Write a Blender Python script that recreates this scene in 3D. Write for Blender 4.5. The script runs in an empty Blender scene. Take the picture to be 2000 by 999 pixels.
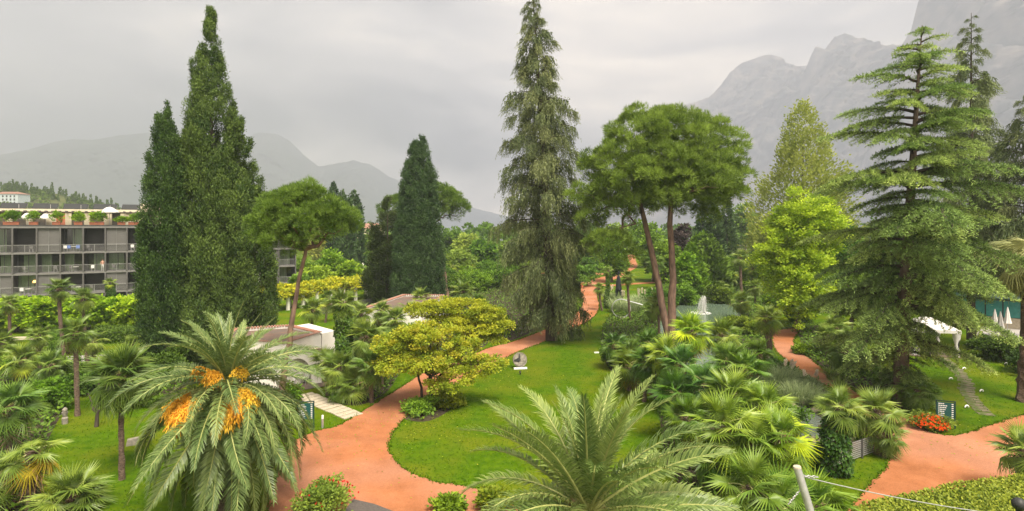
import bpy, math, random
import numpy as np
from mathutils import Vector, Matrix

R = math.radians
PI = math.pi
rng = np.random.default_rng(7)
random.seed(7)
S = bpy.context.scene
COL = S.collection

# ------------------------------------------------------------------ camera
CAM_Z = 12.0            # the photographer stands on an upper balcony
F = 1100.0              # focal length in pixels of the 2000 px wide photograph
HOR = 440.0             # row of the horizon
cam_data = bpy.data.cameras.new("camera")
cam = bpy.data.objects.new("camera", cam_data)
COL.objects.link(cam)
cam_data.sensor_width = 36.0
cam_data.lens = 36.0 * F / 2000.0
cam_data.shift_y = -(499.5 - HOR) / 2000.0
cam_data.clip_start = 0.1
cam_data.clip_end = 30000.0
cam.location = (0, 0, CAM_Z)
cam.rotation_euler = (R(90), 0, 0)
S.camera = cam

# ------------------------------------------------------------------ light
SUN_EL, SUN_AZ = R(60), R(155)      # high, a little behind the camera to the left
world = bpy.data.worlds.new("World")
S.world = world
world.use_nodes = True
wt = world.node_tree
for n in list(wt.nodes):
    wt.nodes.remove(n)
wo = wt.nodes.new("ShaderNodeOutputWorld")
bg = wt.nodes.new("ShaderNodeBackground")
bg.inputs["Strength"].default_value = 0.1
sky = wt.nodes.new("ShaderNodeTexSky")
sky.sky_type = 'NISHITA'
sky.sun_disc = False
sky.sun_elevation = SUN_EL
sky.sun_rotation = SUN_AZ
sky.dust_density = 4.0
geo = wt.nodes.new("ShaderNodeTexCoord")
mp = wt.nodes.new("ShaderNodeMapping")
mp.inputs["Scale"].default_value = (1.0, 1.0, 3.4)
mp.inputs["Rotation"].default_value = (0, R(7), 0)
mp.inputs["Location"].default_value = (3.2, 1.0, 0.4)
nz = wt.nodes.new("ShaderNodeTexNoise")
nz.inputs["Scale"].default_value = 1.9
nz.inputs["Detail"].default_value = 7.0
nz.inputs["Roughness"].default_value = 0.5
nz.inputs["Distortion"].default_value = 0.35
cr = wt.nodes.new("ShaderNodeValToRGB")
el = cr.color_ramp.elements
el[0].position, el[0].color = 0.37, (0.12, 0.11, 0.12, 1)
el[1].position, el[1].color = 0.63, (6.4, 5.3, 4.0, 1)
e = el.new(0.5)
e.color = (2.5, 2.2, 1.88, 1)
mx = wt.nodes.new("ShaderNodeMixRGB")
mx.inputs[0].default_value = 0.9        # nine tenths of the sky is cloud
L = wt.links.new
L(geo.outputs["Generated"], mp.inputs[0])
L(mp.outputs[0], nz.inputs["Vector"])
L(nz.outputs["Fac"], cr.inputs[0])
L(sky.outputs[0], mx.inputs[1])
L(cr.outputs[0], mx.inputs[2])
L(mx.outputs[0], bg.inputs[0])
L(bg.outputs[0], wo.inputs[0])

sun_data = bpy.data.lights.new("sun", 'SUN')
sun_data.energy = 1.5
sun_data.angle = R(26)
sun_data.color = (1.0, 0.91, 0.76)
sun = bpy.data.objects.new("sun", sun_data)
COL.objects.link(sun)
# direction towards the sun: azimuth measured from +Y clockwise
_sd = Vector((math.sin(SUN_AZ) * math.cos(SUN_EL), math.cos(SUN_AZ) * math.cos(SUN_EL), math.sin(SUN_EL)))
sun.rotation_euler = _sd.to_track_quat('Z', 'Y').to_euler()
sun.location = (0, -20, 60)

S.view_settings.view_transform = 'Standard'
S.view_settings.look = 'None'
S.view_settings.gamma = 1.0
S.view_settings.exposure = 2.3
try:
    S.view_settings.use_curve_mapping = False
except Exception:
    pass
cy = S.cycles
cy.max_bounces = 7
cy.diffuse_bounces = 3
cy.glossy_bounces = 2
cy.transmission_bounces = 3
cy.transparent_max_bounces = 6
cy.volume_bounces = 1
cy.sample_clamp_indirect = 6.0
cy.use_denoising = True

# ------------------------------------------------------------------ helpers: coordinates
def gx(px, py):
    """ground point seen at a photograph pixel"""
    D = F * CAM_Z / (py - HOR)
    return ((px - 1000.0) / F * D, D)

def at(px, py, D):
    return Vector(((px - 1000.0) / F * D, D, CAM_Z - (py - HOR) / F * D))

# ------------------------------------------------------------------ helpers: meshes
class MB:
    """collects vertices, faces, a per-vertex tint and material numbers"""
    def __init__(self):
        self.v, self.t, self.f, self.n = [], [], [], 0
    def add(self, v, f, tint=0.5, mat=0):
        v = np.asarray(v, dtype=np.float32).reshape(-1, 3)
        f = np.asarray(f, dtype=np.int32)
        if f.ndim == 1:
            f = f[None]
        t = np.broadcast_to(np.asarray(tint, dtype=np.float32), (len(v),))
        self.v.append(v); self.t.append(t)
        self.f.append((f + self.n, mat))
        self.n += len(v)
    def mesh(self, name, mats, smooth=False):
        me = bpy.data.meshes.new(name)
        v = np.concatenate(self.v); t = np.concatenate(self.t)
        me.vertices.add(len(v)); me.vertices.foreach_set("co", v.ravel())
        ls = np.concatenate([f.ravel() for f, m in self.f])
        cnt = np.concatenate([np.full(len(f), f.shape[1], dtype=np.int32) for f, m in self.f])
        mi = np.concatenate([np.full(len(f), m, dtype=np.int32) for f, m in self.f])
        me.loops.add(len(ls)); me.loops.foreach_set("vertex_index", ls)
        me.polygons.add(len(cnt))
        start = np.zeros(len(cnt), dtype=np.int32); start[1:] = np.cumsum(cnt)[:-1]
        me.polygons.foreach_set("loop_start", start)
        me.polygons.foreach_set("loop_total", cnt)
        me.polygons.foreach_set("material_index", mi)
        me.polygons.foreach_set("use_smooth", np.full(len(cnt), smooth))
        a = me.attributes.new("tint", 'FLOAT', 'POINT')
        a.data.foreach_set("value", t.astype(np.float32))
        for m in (mats if isinstance(mats, (list, tuple)) else [mats]):
            me.materials.append(m)
        me.update(calc_edges=True)
        return me
    def build(self, name, mats, parent=None, smooth=False, **kw):
        return obj(name, self.mesh(name, mats, smooth), parent, **kw)

def obj(name, me, parent=None, loc=(0, 0, 0), rot=(0, 0, 0), scale=None, color=None):
    o = bpy.data.objects.new(name, me)
    COL.objects.link(o)
    o.location = loc
    o.rotation_euler = rot
    if scale is not None:
        o.scale = (scale,) * 3 if isinstance(scale, (int, float)) else scale
    if color is not None:
        o.color = (*color, 1)
    if parent is not None:
        o.parent = parent
    return o

def tag(o, label, cat, group=None):
    o["label"] = label; o["category"] = cat
    if group: o["group"] = group
    return o

def thing(name, label, cat, loc=(0, 0, 0), rotz=0.0, group=None):
    o = bpy.data.objects.new(name, None)
    COL.objects.link(o)
    o.empty_display_size = 0.2
    o.location = loc; o.rotation_euler = (0, 0, rotz)
    return tag(o, label, cat, group)

def kind(o, k):
    o["kind"] = k
    return o

def nrm(a):
    return a / np.maximum(np.linalg.norm(a, axis=-1, keepdims=True), 1e-9)

def rand_unit(n, g=None):
    return nrm((g or rng).normal(size=(n, 3)))

def kites(mb, base, d, length, width, tint=None, mat=0, up=None, wide=0.45, bend=0.0, g=None):
    """n small leaf shaped faces from base points along d"""
    g = g or rng
    n = len(base)
    d = nrm(np.asarray(d, dtype=np.float64))
    ref = rand_unit(n, g) if up is None else up
    side = nrm(np.cross(d, ref))
    length = np.broadcast_to(length, (n,))[:, None]; width = np.broadcast_to(width, (n,))[:, None]
    if tint is None:
        tint = g.random(n)
    nn = np.cross(side, d)
    m = base + d * length * wide
    tip = base + d * length - nn * (bend * length)
    v = np.stack([base, m + side * width / 2, tip, m - side * width / 2], 1).reshape(-1, 3)
    f = np.arange(4 * n).reshape(n, 4)
    mb.add(v, f, np.repeat(np.broadcast_to(tint, (n,)), 4), mat)

def tube(mb, pts, rad, sides=8, tint=0.5, mat=0, cap=True, rough=0.0, g=None):
    g = g or rng
    pts = np.asarray(pts, dtype=np.float64); n = len(pts)
    rad = np.broadcast_to(rad, (n,))
    tan = nrm(np.gradient(pts, axis=0))
    ref = np.array([0.0, 1.0, 0.0]) if abs(tan[0][1]) < 0.8 else np.array([1.0, 0, 0])
    vs = []
    for i in range(n):
        s = np.cross(tan[i], ref); s /= max(np.linalg.norm(s), 1e-9)
        u = np.cross(s, tan[i]); ref = u if abs(np.dot(u, tan[i])) < .9 else ref
        a = np.arange(sides) * 2 * PI / sides
        r = rad[i] * (1 + rough * g.normal(size=sides))
        vs.append(pts[i] + np.outer(np.cos(a) * r, s) + np.outer(np.sin(a) * r, u))
    v = np.concatenate(vs)
    f = []
    for i in range(n - 1):
        for k in range(sides):
            a, b = i * sides + k, i * sides + (k + 1) % sides
            f.append((a, b, b + sides, a + sides))
    mb.add(v, f, tint, mat)
    if cap:
        mb.add(v[-sides:], [list(range(sides))], tint, mat)
        mb.add(v[:sides][::-1], [list(range(sides))], tint, mat)

def box(mb, x0, x1, y0, y1, z0, z1, tint=0.5, mat=0, M=None):
    v = np.array([(x, y, z) for z in (z0, z1) for y in (y0, y1) for x in (x0, x1)], dtype=np.float64)
    if M is not None:
        v = v @ np.array(M)[:3, :3].T + np.array(M)[:3, 3]
    mb.add(v, [(0, 2, 3, 1), (4, 5, 7, 6), (0, 1, 5, 4), (1, 3, 7, 5), (3, 2, 6, 7), (2, 0, 4, 6)], tint, mat)

def prism(mb, poly, z0, z1, tint=0.5, mat=0):
    n = len(poly)
    area = sum(poly[i][0] * poly[(i + 1) % n][1] - poly[(i + 1) % n][0] * poly[i][1] for i in range(n))
    if area < 0:
        poly = poly[::-1]
    v = [(x, y, z0) for x, y in poly] + [(x, y, z1) for x, y in poly]
    mb.add(v, [list(range(n, 2 * n))], tint, mat)
    mb.add(v, [list(range(n))[::-1]], tint, mat)
    mb.add(v, [(i, (i + 1) % n, n + (i + 1) % n, n + i) for i in range(n)], tint, mat)

def rotmat(az, elev=0.0, roll=0.0):
    return (Matrix.Rotation(az, 3, 'Z') @ Matrix.Rotation(-elev, 3, 'Y') @ Matrix.Rotation(roll, 3, 'X')).to_euler()

def sm_noise(p, scale, seed=0):
    """cheap smooth noise of points p (n,3), about -1..1"""
    q = np.asarray(p) * scale
    g = np.random.default_rng(1000 + seed)
    out = np.zeros(len(q))
    for k in range(6):
        w = g.normal(size=3) * (1 + 0.35 * k)
        out += np.sin(q @ w + g.random() * 6.28) / (1 + 0.25 * k)
    return out / 3.2

def in_poly(P, poly):
    P = np.asarray(P); x, y = P[:, 0], P[:, 1]
    r = np.zeros(len(P), dtype=bool)
    n = len(poly)
    for i in range(n):
        (x0, y0), (x1, y1) = poly[i], poly[(i + 1) % n]
        c = (y0 > y) != (y1 > y)
        with np.errstate(divide='ignore', invalid='ignore'):
            xx = (x1 - x0) * (y - y0) / (y1 - y0 + 1e-12) + x0
        r ^= c & (x < xx)
    return r

def scatter(poly, density, g=None):
    g = g or rng
    a = np.array(poly); lo, hi = a.min(0), a.max(0)
    n = int((hi - lo).prod() * density)
    P = g.random((n, 2)) * (hi - lo) + lo
    return P[in_poly(P, poly)]

def smooth_poly(p, k=4):
    """closed Catmull-Rom through the points"""
    p = np.array(p, dtype=np.float64); n = len(p); out = []
    for i in range(n):
        p0, p1, p2, p3 = p[i - 1], p[i], p[(i + 1) % n], p[(i + 2) % n]
        for j in range(k):
            t = j / k
            out.append(0.5 * (2 * p1 + (p2 - p0) * t + (2 * p0 - 5 * p1 + 4 * p2 - p3) * t * t + (3 * p1 - p0 - 3 * p2 + p3) * t ** 3))
    return [tuple(q) for q in out]

# ------------------------------------------------------------------ materials
def new_mat(name):
    m = bpy.data.materials.new(name); m.use_nodes = True
    nt = m.node_tree
    for n in list(nt.nodes):
        nt.nodes.remove(n)
    return m, nt, nt.nodes, nt.links.new

def leaf_mat(name, dark, light, trans=0.3, rough=0.55, extra=None, spec=0.2, k=(1.3, 1.2, 0.7)):
    dark = tuple(a * b for a, b in zip(dark, k)); light = tuple(a * b for a, b in zip(light, k))
    m, nt, N, K = new_mat(name)
    out = N.new("ShaderNodeOutputMaterial")
    at_ = N.new("ShaderNodeAttribute"); at_.attribute_name = "tint"
    rp = N.new("ShaderNodeValToRGB")
    rp.color_ramp.elements[0].color = (*dark, 1); rp.color_ramp.elements[1].color = (*light, 1)
    if extra:
        for pos, c in extra:
            q = rp.color_ramp.elements.new(pos); q.color = (*c, 1)
    oi = N.new("ShaderNodeObjectInfo")
    mu = N.new("ShaderNodeMixRGB"); mu.blend_type = 'MULTIPLY'; mu.inputs[0].default_value = 1
    hs = N.new("ShaderNodeHueSaturation")
    mr = N.new("ShaderNodeMapRange"); mr.inputs[3].default_value = 0.78; mr.inputs[4].default_value = 1.22
    mh = N.new("ShaderNodeMapRange"); mh.inputs[3].default_value = 0.515; mh.inputs[4].default_value = 0.485
    pb = N.new("ShaderNodeBsdfPrincipled"); pb.inputs["Roughness"].default_value = rough
    pb.inputs["Specular IOR Level"].default_value = spec
    tr = N.new("ShaderNodeBsdfTranslucent")
    ms = N.new("ShaderNodeMixShader"); ms.inputs[0].default_value = trans
    K(at_.outputs["Fac"], rp.inputs[0]); K(rp.outputs[0], mu.inputs[1]); K(oi.outputs["Color"], mu.inputs[2])
    K(oi.outputs["Random"], mr.inputs[0]); K(oi.outputs["Random"], mh.inputs[0])
    K(mu.outputs[0], hs.inputs["Color"]); K(mr.outputs[0], hs.inputs["Value"]); K(mh.outputs[0], hs.inputs["Hue"])
    K(hs.outputs[0], pb.inputs["Base Color"]); K(hs.outputs[0], tr.inputs[0])
    K(pb.outputs[0], ms.inputs[1]); K(tr.outputs[0], ms.inputs[2]); K(ms.outputs[0], out.inputs[0])
    return m

def surf_mat(name, c1, c2, scale=3.0, rough=0.8, bump=0.2, detail=6.0, c3=None, scale2=0.25, metallic=0.0, stretch=(1, 1, 1), spec=0.3, dist=0.02, coords="Object", gen=False):
    """two tone noise surface with bump; c3 adds large soft patches"""
    m, nt, N, K = new_mat(name)
    out = N.new("ShaderNodeOutputMaterial"); pb = N.new("ShaderNodeBsdfPrincipled")
    tc = N.new("ShaderNodeTexCoord"); mpp = N.new("ShaderNodeMapping"); mpp.inputs["Scale"].default_value = stretch
    n1 = N.new("ShaderNodeTexNoise"); n1.inputs["Scale"].default_value = scale; n1.inputs["Detail"].default_value = detail
    rp = N.new("ShaderNodeValToRGB")
    rp.color_ramp.elements[0].position = 0.3; rp.color_ramp.elements[1].position = 0.7
    rp.color_ramp.elements[0].color = (*c1, 1); rp.color_ramp.elements[1].color = (*c2, 1)
    K(tc.outputs[coords], mpp.inputs[0]); K(mpp.outputs[0], n1.inputs["Vector"]); K(n1.outputs["Fac"], rp.inputs[0])
    col = rp.outputs[0]
    if c3 is not None:
        n2 = N.new("ShaderNodeTexNoise"); n2.inputs["Scale"].default_value = scale2; n2.inputs["Detail"].default_value = 4.0
        r2 = N.new("ShaderNodeValToRGB"); r2.color_ramp.elements[0].position = 0.42; r2.color_ramp.elements[1].position = 0.62
        r2.color_ramp.elements[0].color = (0, 0, 0, 1); r2.color_ramp.elements[1].color = (1, 1, 1, 1)
        mi = N.new("ShaderNodeMixRGB"); mi.inputs[2].default_value = (*c3, 1)
        K(tc.outputs[coords], n2.inputs["Vector"]); K(n2.outputs["Fac"], r2.inputs[0]); K(r2.outputs[0], mi.inputs[0]); K(col, mi.inputs[1])
        col = mi.outputs[0]
    K(col, pb.inputs["Base Color"])
    pb.inputs["Roughness"].default_value = rough; pb.inputs["Metallic"].default_value = metallic
    pb.inputs["Specular IOR Level"].default_value = spec
    if bump:
        bp = N.new("ShaderNodeBump"); bp.inputs["Strength"].default_value = bump; bp.inputs["Distance"].default_value = dist
        K(n1.outputs["Fac"], bp.inputs["Height"]); K(bp.outputs[0], pb.inputs["Normal"])
    K(pb.outputs[0], out.inputs[0])
    return m

M = {}
# foliage
M['cypress'] = leaf_mat("cypress_foliage", (0.026, 0.056, 0.018), (0.14, 0.2, 0.055), 0.2, k=(1, 1.1, .8))
M['cypress_blue'] = leaf_mat("blue_cypress_foliage", (0.028, 0.062, 0.026), (0.10, 0.165, 0.06), 0.2, k=(1.0, 1.05, .9))
M['conifer_dark'] = leaf_mat("dark_conifer_foliage", (0.025, 0.045, 0.02), (0.085, 0.125, 0.05), 0.15)
M['weeping'] = leaf_mat("weeping_foliage", (0.06, 0.085, 0.045), (0.23, 0.27, 0.14), 0.3, k=(1.1, 1.1, .85))
M['cedar'] = leaf_mat("cedar_foliage", (0.04, 0.085, 0.03), (0.36, 0.46, 0.19), 0.3, k=(1.08, 1.14, .75))
M['pine'] = leaf_mat("pine_foliage", (0.085, 0.14, 0.028), (0.30, 0.40, 0.08), 0.3, k=(.98, 1.03, .75))
M['fan'] = leaf_mat("fan_palm_leaf", (0.055, 0.12, 0.03), (0.225, 0.325, 0.085), 0.3, 0.42, spec=0.4)
M['fan_yellow'] = leaf_mat("yellowing_palm_leaf", (0.34, 0.22, 0.06), (0.62, 0.50, 0.03), 0.3, 0.5, k=(1, 1, 1))
M['fan_lime'] = leaf_mat("lime_palm_leaf", (0.2, 0.3, 0.03), (0.42, 0.5, 0.05), 0.35, 0.45, k=(1, 1, 1))
M['fan_dead'] = leaf_mat("dry_palm_leaf", (0.22, 0.13, 0.07), (0.45, 0.3, 0.18), 0.2, 0.7, k=(1, 1, 1))
M['date'] = leaf_mat("date_palm_leaflet", (0.065, 0.115, 0.045), (0.21, 0.28, 0.125), 0.25, 0.4, spec=0.4, k=(1, 1, .95))
M['rachis'] = surf_mat("palm_leaf_stalk", (0.28, 0.30, 0.09), (0.38, 0.40, 0.14), 6, 0.5, 0)
M['dates'] = leaf_mat("ripe_date_strand", (0.58, 0.27, 0.02), (0.9, 0.55, 0.05), 0.1, 0.5, k=(1, 1, 1))
M['maple'] = leaf_mat("maple_leaf", (0.16, 0.245, 0.02), (0.47, 0.44, 0.04), 0.4, extra=[(0.55, (0.35, 0.42, 0.03))], k=(1, 1, 1))
M['maple_green'] = leaf_mat("green_maple_leaf", (0.16, 0.24, 0.018), (0.42, 0.46, 0.035), 0.4, k=(1, 1, 1))
M['lime'] = leaf_mat("lime_tree_leaf", (0.11, 0.22, 0.022), (0.36, 0.5, 0.05), 0.4, k=(1.15, 1.15, .8))
M['vine'] = leaf_mat("golden_vine_leaf", (0.36, 0.42, 0.03), (0.8, 0.7, 0.04), 0.35, k=(1, 1, 1))
M['broad'] = leaf_mat("broad_leaf", (0.055, 0.11, 0.025), (0.18, 0.28, 0.06), 0.3)
M['bald'] = leaf_mat("bald_cypress_leaf", (0.2, 0.27, 0.08), (0.4, 0.47, 0.14), 0.4, k=(1.22, 1.12, .8))
M['plum'] = leaf_mat("plum_leaf", (0.05, 0.035, 0.035), (0.12, 0.085, 0.08), 0.3, k=(1, 1, 1))
M['ivy'] = leaf_mat("ivy_leaf", (0.02, 0.06, 0.015), (0.07, 0.15, 0.03), 0.2, 0.4)
M['hedge'] = leaf_mat("hedge_leaf", (0.09, 0.15, 0.012), (0.33, 0.38, 0.04), 0.3, k=(1, 1, 1))
M['hedge_dark'] = leaf_mat("dark_hedge_leaf", (0.03, 0.07, 0.012), (0.08, 0.15, 0.025), 0.25)
M['reed'] = leaf_mat("reed_blade", (0.16, 0.22, 0.11), (0.4, 0.48, 0.27), 0.35, k=(1.1, 1.1, .95))
M['plume'] = leaf_mat("pampas_plume", (0.72, 0.62, 0.5), (0.88, 0.8, 0.7), 0.45, k=(1, 1, 1))
M['orange_fl'] = leaf_mat("orange_petal", (0.6, 0.1, 0.01), (0.85, 0.25, 0.02), 0.2, k=(1, 1, 1))
M['red_fl'] = leaf_mat("red_petal", (0.5, 0.02, 0.02), (0.75, 0.05, 0.03), 0.2, k=(1, 1, 1))
M['grass'] = leaf_mat("grass_blade", (0.034, 0.09, 0.002), (0.095, 0.175, 0.005), 0.3, spec=0.05, k=(1, 1, 1))
# bark
M['bark'] = surf_mat("bark", (0.09, 0.06, 0.045), (0.2, 0.15, 0.115), 5, 0.9, 0.8, stretch=(1, 1, 0.25), dist=0.05)
M['bark_pine'] = surf_mat("pine_bark", (0.075, 0.05, 0.04), (0.27, 0.17, 0.12), 3.5, 0.9, 0.9, stretch=(1, 1, 0.3), dist=0.06)
M['bark_dark'] = surf_mat("dark_bark", (0.035, 0.028, 0.022), (0.09, 0.07, 0.055), 6, 0.9, 0.7, stretch=(1, 1, 0.3), dist=0.05)
M['bark_palm'] = surf_mat("fibrous_palm_trunk", (0.06, 0.04, 0.028), (0.19, 0.135, 0.1), 9, 0.95, 1.0, stretch=(1, 1, 2.2), dist=0.05)
# ground
M['lawn'] = surf_mat("lawn", (0.036, 0.088, 0.002), (0.078, 0.142, 0.003), 2.2, 0.9, 0.35, 10, c3=(0.1, 0.132, 0.006), scale2=0.3, spec=0.04)
M['path'] = surf_mat("terracotta_path", (0.42, 0.165, 0.074), (0.52, 0.208, 0.096), 1.6, 0.95, 0.12, 10, c3=(0.53, 0.26, 0.15), scale2=0.2, spec=0.1)
M['soil'] = surf_mat("soil", (0.03, 0.026, 0.016), (0.075, 0.06, 0.04), 3, 0.95, 0.6, 10, spec=0.1)
M['asphalt'] = surf_mat("asphalt", (0.07, 0.06, 0.055), (0.11, 0.095, 0.085), 12, 0.9, 0.2)
M['pave'] = surf_mat("grey_paving", (0.3, 0.28, 0.26), (0.42, 0.4, 0.37), 4, 0.85, 0.15)
M['stone'] = surf_mat("beige_stone", (0.36, 0.31, 0.23), (0.5, 0.44, 0.34), 5, 0.85, 0.3)
M['stone_grey'] = surf_mat("grey_stone", (0.17, 0.155, 0.13), (0.33, 0.3, 0.25), 6, 0.9, 0.6)
M['stone_moss'] = surf_mat("mossy_stone", (0.09, 0.08, 0.05), (0.2, 0.17, 0.12), 6, 0.9, 0.5, c3=(0.07, 0.1, 0.02), scale2=2.0)
# building
M['white'] = surf_mat("white_render", (0.8, 0.77, 0.72), (0.88, 0.85, 0.8), 1.2, 0.85, 0.1, c3=(0.74, 0.71, 0.65), scale2=0.5)
M['cream'] = surf_mat("cream_render", (0.6, 0.53, 0.38), (0.7, 0.62, 0.46), 1.5, 0.85, 0.1)
M['tile'] = surf_mat("clay_tile", (0.2, 0.085, 0.055), (0.36, 0.18, 0.12), 4, 0.85, 0.3, c3=(0.3, 0.2, 0.16), scale2=1.5)
M['red_roof'] = surf_mat("flat_clay_roof", (0.13, 0.085, 0.065), (0.2, 0.13, 0.1), 2, 0.9, 0.2, c3=(0.12, 0.1, 0.085), scale2=0.6)
M['hotel'] = surf_mat("grey_facade_steel", (0.085, 0.082, 0.08), (0.12, 0.116, 0.112), 2, 0.6, 0.05)
M['hotel_dark'] = surf_mat("dark_shutter", (0.05, 0.049, 0.049), (0.07, 0.068, 0.068), 2, 0.6, 0.1, stretch=(1, 1, 14))
M['hotel_slab'] = surf_mat("grey_balcony_edge", (0.15, 0.146, 0.142), (0.2, 0.195, 0.19), 2, 0.6, 0.05)
M['panel'] = surf_mat("grey_screen", (0.105, 0.102, 0.10), (0.14, 0.136, 0.132), 2, 0.6, 0.1, stretch=(1, 1, 14))
M['curtain'] = surf_mat("pale_green_curtain", (0.5, 0.54, 0.36), (0.75, 0.77, 0.56), 7, 0.8, 0.3, stretch=(1, 1, 0.03))
M['room'] = surf_mat("dim_room", (0.06, 0.055, 0.045), (0.16, 0.13, 0.10), 1.5, 0.8, 0)
M['white_screen'] = surf_mat("white_screen", (0.6, 0.58, 0.54), (0.68, 0.66, 0.62), 2, 0.7, 0.1)
M['steel'] = surf_mat("galvanised_steel", (0.4, 0.4, 0.4), (0.55, 0.55, 0.55), 8, 0.4, 0.05, metallic=0.6)
M['polished'] = surf_mat("polished_steel", (0.62, 0.63, 0.65), (0.74, 0.75, 0.77), 8, 0.3, 0.02, metallic=0.25)
M['dark_metal'] = surf_mat("dark_metal", (0.02, 0.022, 0.022), (0.04, 0.042, 0.042), 8, 0.5, 0.05)
M['black'] = surf_mat("black_bronze", (0.01, 0.012, 0.015), (0.025, 0.028, 0.034), 8, 0.45, 0.1)
M['sign_green'] = surf_mat("sign_green", (0.01, 0.07, 0.065), (0.014, 0.085, 0.08), 8, 0.5, 0)
M['frame_green'] = surf_mat("frame_green", (0.008, 0.035, 0.03), (0.012, 0.045, 0.04), 8, 0.5, 0)
M['paint_white'] = surf_mat("white_paint", (0.74, 0.74, 0.72), (0.82, 0.82, 0.8), 4, 0.5, 0)
M['fabric_white'] = surf_mat("white_canvas", (0.56, 0.54, 0.52), (0.66, 0.64, 0.62), 3, 0.85, 0.1)
M['terracotta'] = surf_mat("terracotta_box", (0.5, 0.17, 0.09), (0.58, 0.21, 0.11), 4, 0.8, 0.1)
M['blue'] = surf_mat("blue_fabric", (0.12, 0.2, 0.5), (0.16, 0.25, 0.58), 4, 0.8, 0)
M['turquoise'] = surf_mat("turquoise_panel", (0.03, 0.2, 0.19), (0.05, 0.27, 0.25), 4, 0.4, 0)
M['skin'] = surf_mat("skin", (0.5, 0.28, 0.2), (0.58, 0.34, 0.25), 6, 0.6, 0)
M['hair'] = surf_mat("dark_hair", (0.02, 0.014, 0.01), (0.04, 0.028, 0.02), 6, 0.6, 0)
M['black_cloth'] = surf_mat("black_cloth", (0.012, 0.012, 0.015), (0.025, 0.025, 0.03), 6, 0.8, 0)

def water_mat(name, col, rough, scale, bump):
    m, nt, N, K = new_mat(name)
    out = N.new("ShaderNodeOutputMaterial"); pb = N.new("ShaderNodeBsdfPrincipled")
    pb.inputs["Base Color"].default_value = (*col, 1); pb.inputs["Roughness"].default_value = rough
    pb.inputs["Specular IOR Level"].default_value = 0.6
    tc = N.new("ShaderNodeTexCoord"); n1 = N.new("ShaderNodeTexNoise"); n1.inputs["Scale"].default_value = scale; n1.inputs["Detail"].default_value = 4
    bp = N.new("ShaderNodeBump"); bp.inputs["Strength"].default_value = bump; bp.inputs["Distance"].default_value = 0.05
    K(tc.outputs["Object"], n1.inputs["Vector"]); K(n1.outputs["Fac"], bp.inputs["Height"]); K(bp.outputs[0], pb.inputs["Normal"]); K(pb.outputs[0], out.inputs[0])
    return m
def path_mat():
    m = surf_mat("terracotta_gravel_path", (0.325, 0.124, 0.052), (0.405, 0.162, 0.073), 1.1, 0.95, 0.25, 12, c3=(0.41, 0.19, 0.112), scale2=0.14, spec=0.1)
    nt = m.node_tree; N = nt.nodes; K = nt.links.new
    pb = [n for n in N if n.type == 'BSDF_PRINCIPLED'][0]; src = pb.inputs["Base Color"].links[0].from_socket
    tc = N.new("ShaderNodeTexCoord"); prev = src
    for sc, lo, hi, amt in ((38.0, .35, .65, .22), (7.0, .3, .72, .10), (0.45, .35, .62, .14)):
        n = N.new("ShaderNodeTexNoise"); n.inputs["Scale"].default_value = sc; n.inputs["Detail"].default_value = 5
        r = N.new("ShaderNodeMapRange"); r.inputs[1].default_value = lo; r.inputs[2].default_value = hi; r.inputs[3].default_value = 1 - amt; r.inputs[4].default_value = 1 + amt * .45
        h = N.new("ShaderNodeHueSaturation"); K(tc.outputs["Object"], n.inputs["Vector"]); K(n.outputs["Fac"], r.inputs[0]); K(r.outputs[0], h.inputs["Value"]); K(prev, h.inputs["Color"]); prev = h.outputs[0]
    K(prev, pb.inputs["Base Color"])
    return m
M['path'] = path_mat()
M['pond'] = water_mat("pond_water", (0.115, 0.165, 0.115), 0.06, 2.0, 0.35)
M['stream'] = water_mat("stream_water", (0.1, 0.12, 0.105), 0.12, 4.0, 0.9)
M['lake'] = water_mat("lake_water", (0.16, 0.2, 0.22), 0.25, 0.3, 0.3)
M['pool'] = water_mat("pool_water", (0.05, 0.5, 0.62), 0.1, 2.0, 0.1)

def glass_mat():
    m, nt, N, K = new_mat("window_glass")
    out = N.new("ShaderNodeOutputMaterial"); a = N.new("ShaderNodeBsdfTransparent"); b = N.new("ShaderNodeBsdfGlossy")
    a.inputs[0].default_value = (0.8, 0.85, 0.83, 1); b.inputs["Roughness"].default_value = 0.03
    fr = N.new("ShaderNodeFresnel"); fr.inputs[0].default_value = 1.5
    ms = N.new("ShaderNodeMixShader"); K(fr.outputs[0], ms.inputs[0]); K(a.outputs[0], ms.inputs[1]); K(b.outputs[0], ms.inputs[2]); K(ms.outputs[0], out.inputs[0])
    return m
M['glass'] = glass_mat()
def emit_mat(name, c, s):
    m, nt, N, K = new_mat(name)
    out = N.new("ShaderNodeOutputMaterial"); em = N.new("ShaderNodeEmission"); em.inputs[0].default_value = (*c, 1); em.inputs[1].default_value = s
    K(em.outputs[0], out.inputs[0])
    return m
M['lamp'] = emit_mat("lit_lamp_shade", (1.0, 0.5, 0.15), 0.8)
# ------------------------------------------------------------------ setting: ground, paths, water
def sheet(name, poly, z, m, k="structure"):
    mb = MB()
    v = [(x, y, z) for x, y in poly]
    area = sum(poly[i][0] * poly[(i + 1) % len(poly)][1] - poly[(i + 1) % len(poly)][0] * poly[i][1] for i in range(len(poly)))
    if area < 0: v = v[::-1]
    mb.add(v, [list(range(len(v)))], 0.5, 0)
    return kind(mb.build(name, m), k)

def px_poly(pts, smooth=True, jitter=0.0):
    p = [gx(*q) for q in pts]
    if smooth: p = smooth_poly(p, 6)
    if jitter:
        p = [(x + rng.normal() * jitter, y + rng.normal() * jitter) for x, y in p]
    return p

sheet("lawn", [(-8000, -40), (8000, -40), (8000, 6200), (-8000, 6200)], 0.0, M['lawn'])
sheet("lake", [(-60, 430), (7900, 430), (7900, 6150), (-1400, 6150)], 0.02, M['lake'])

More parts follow.
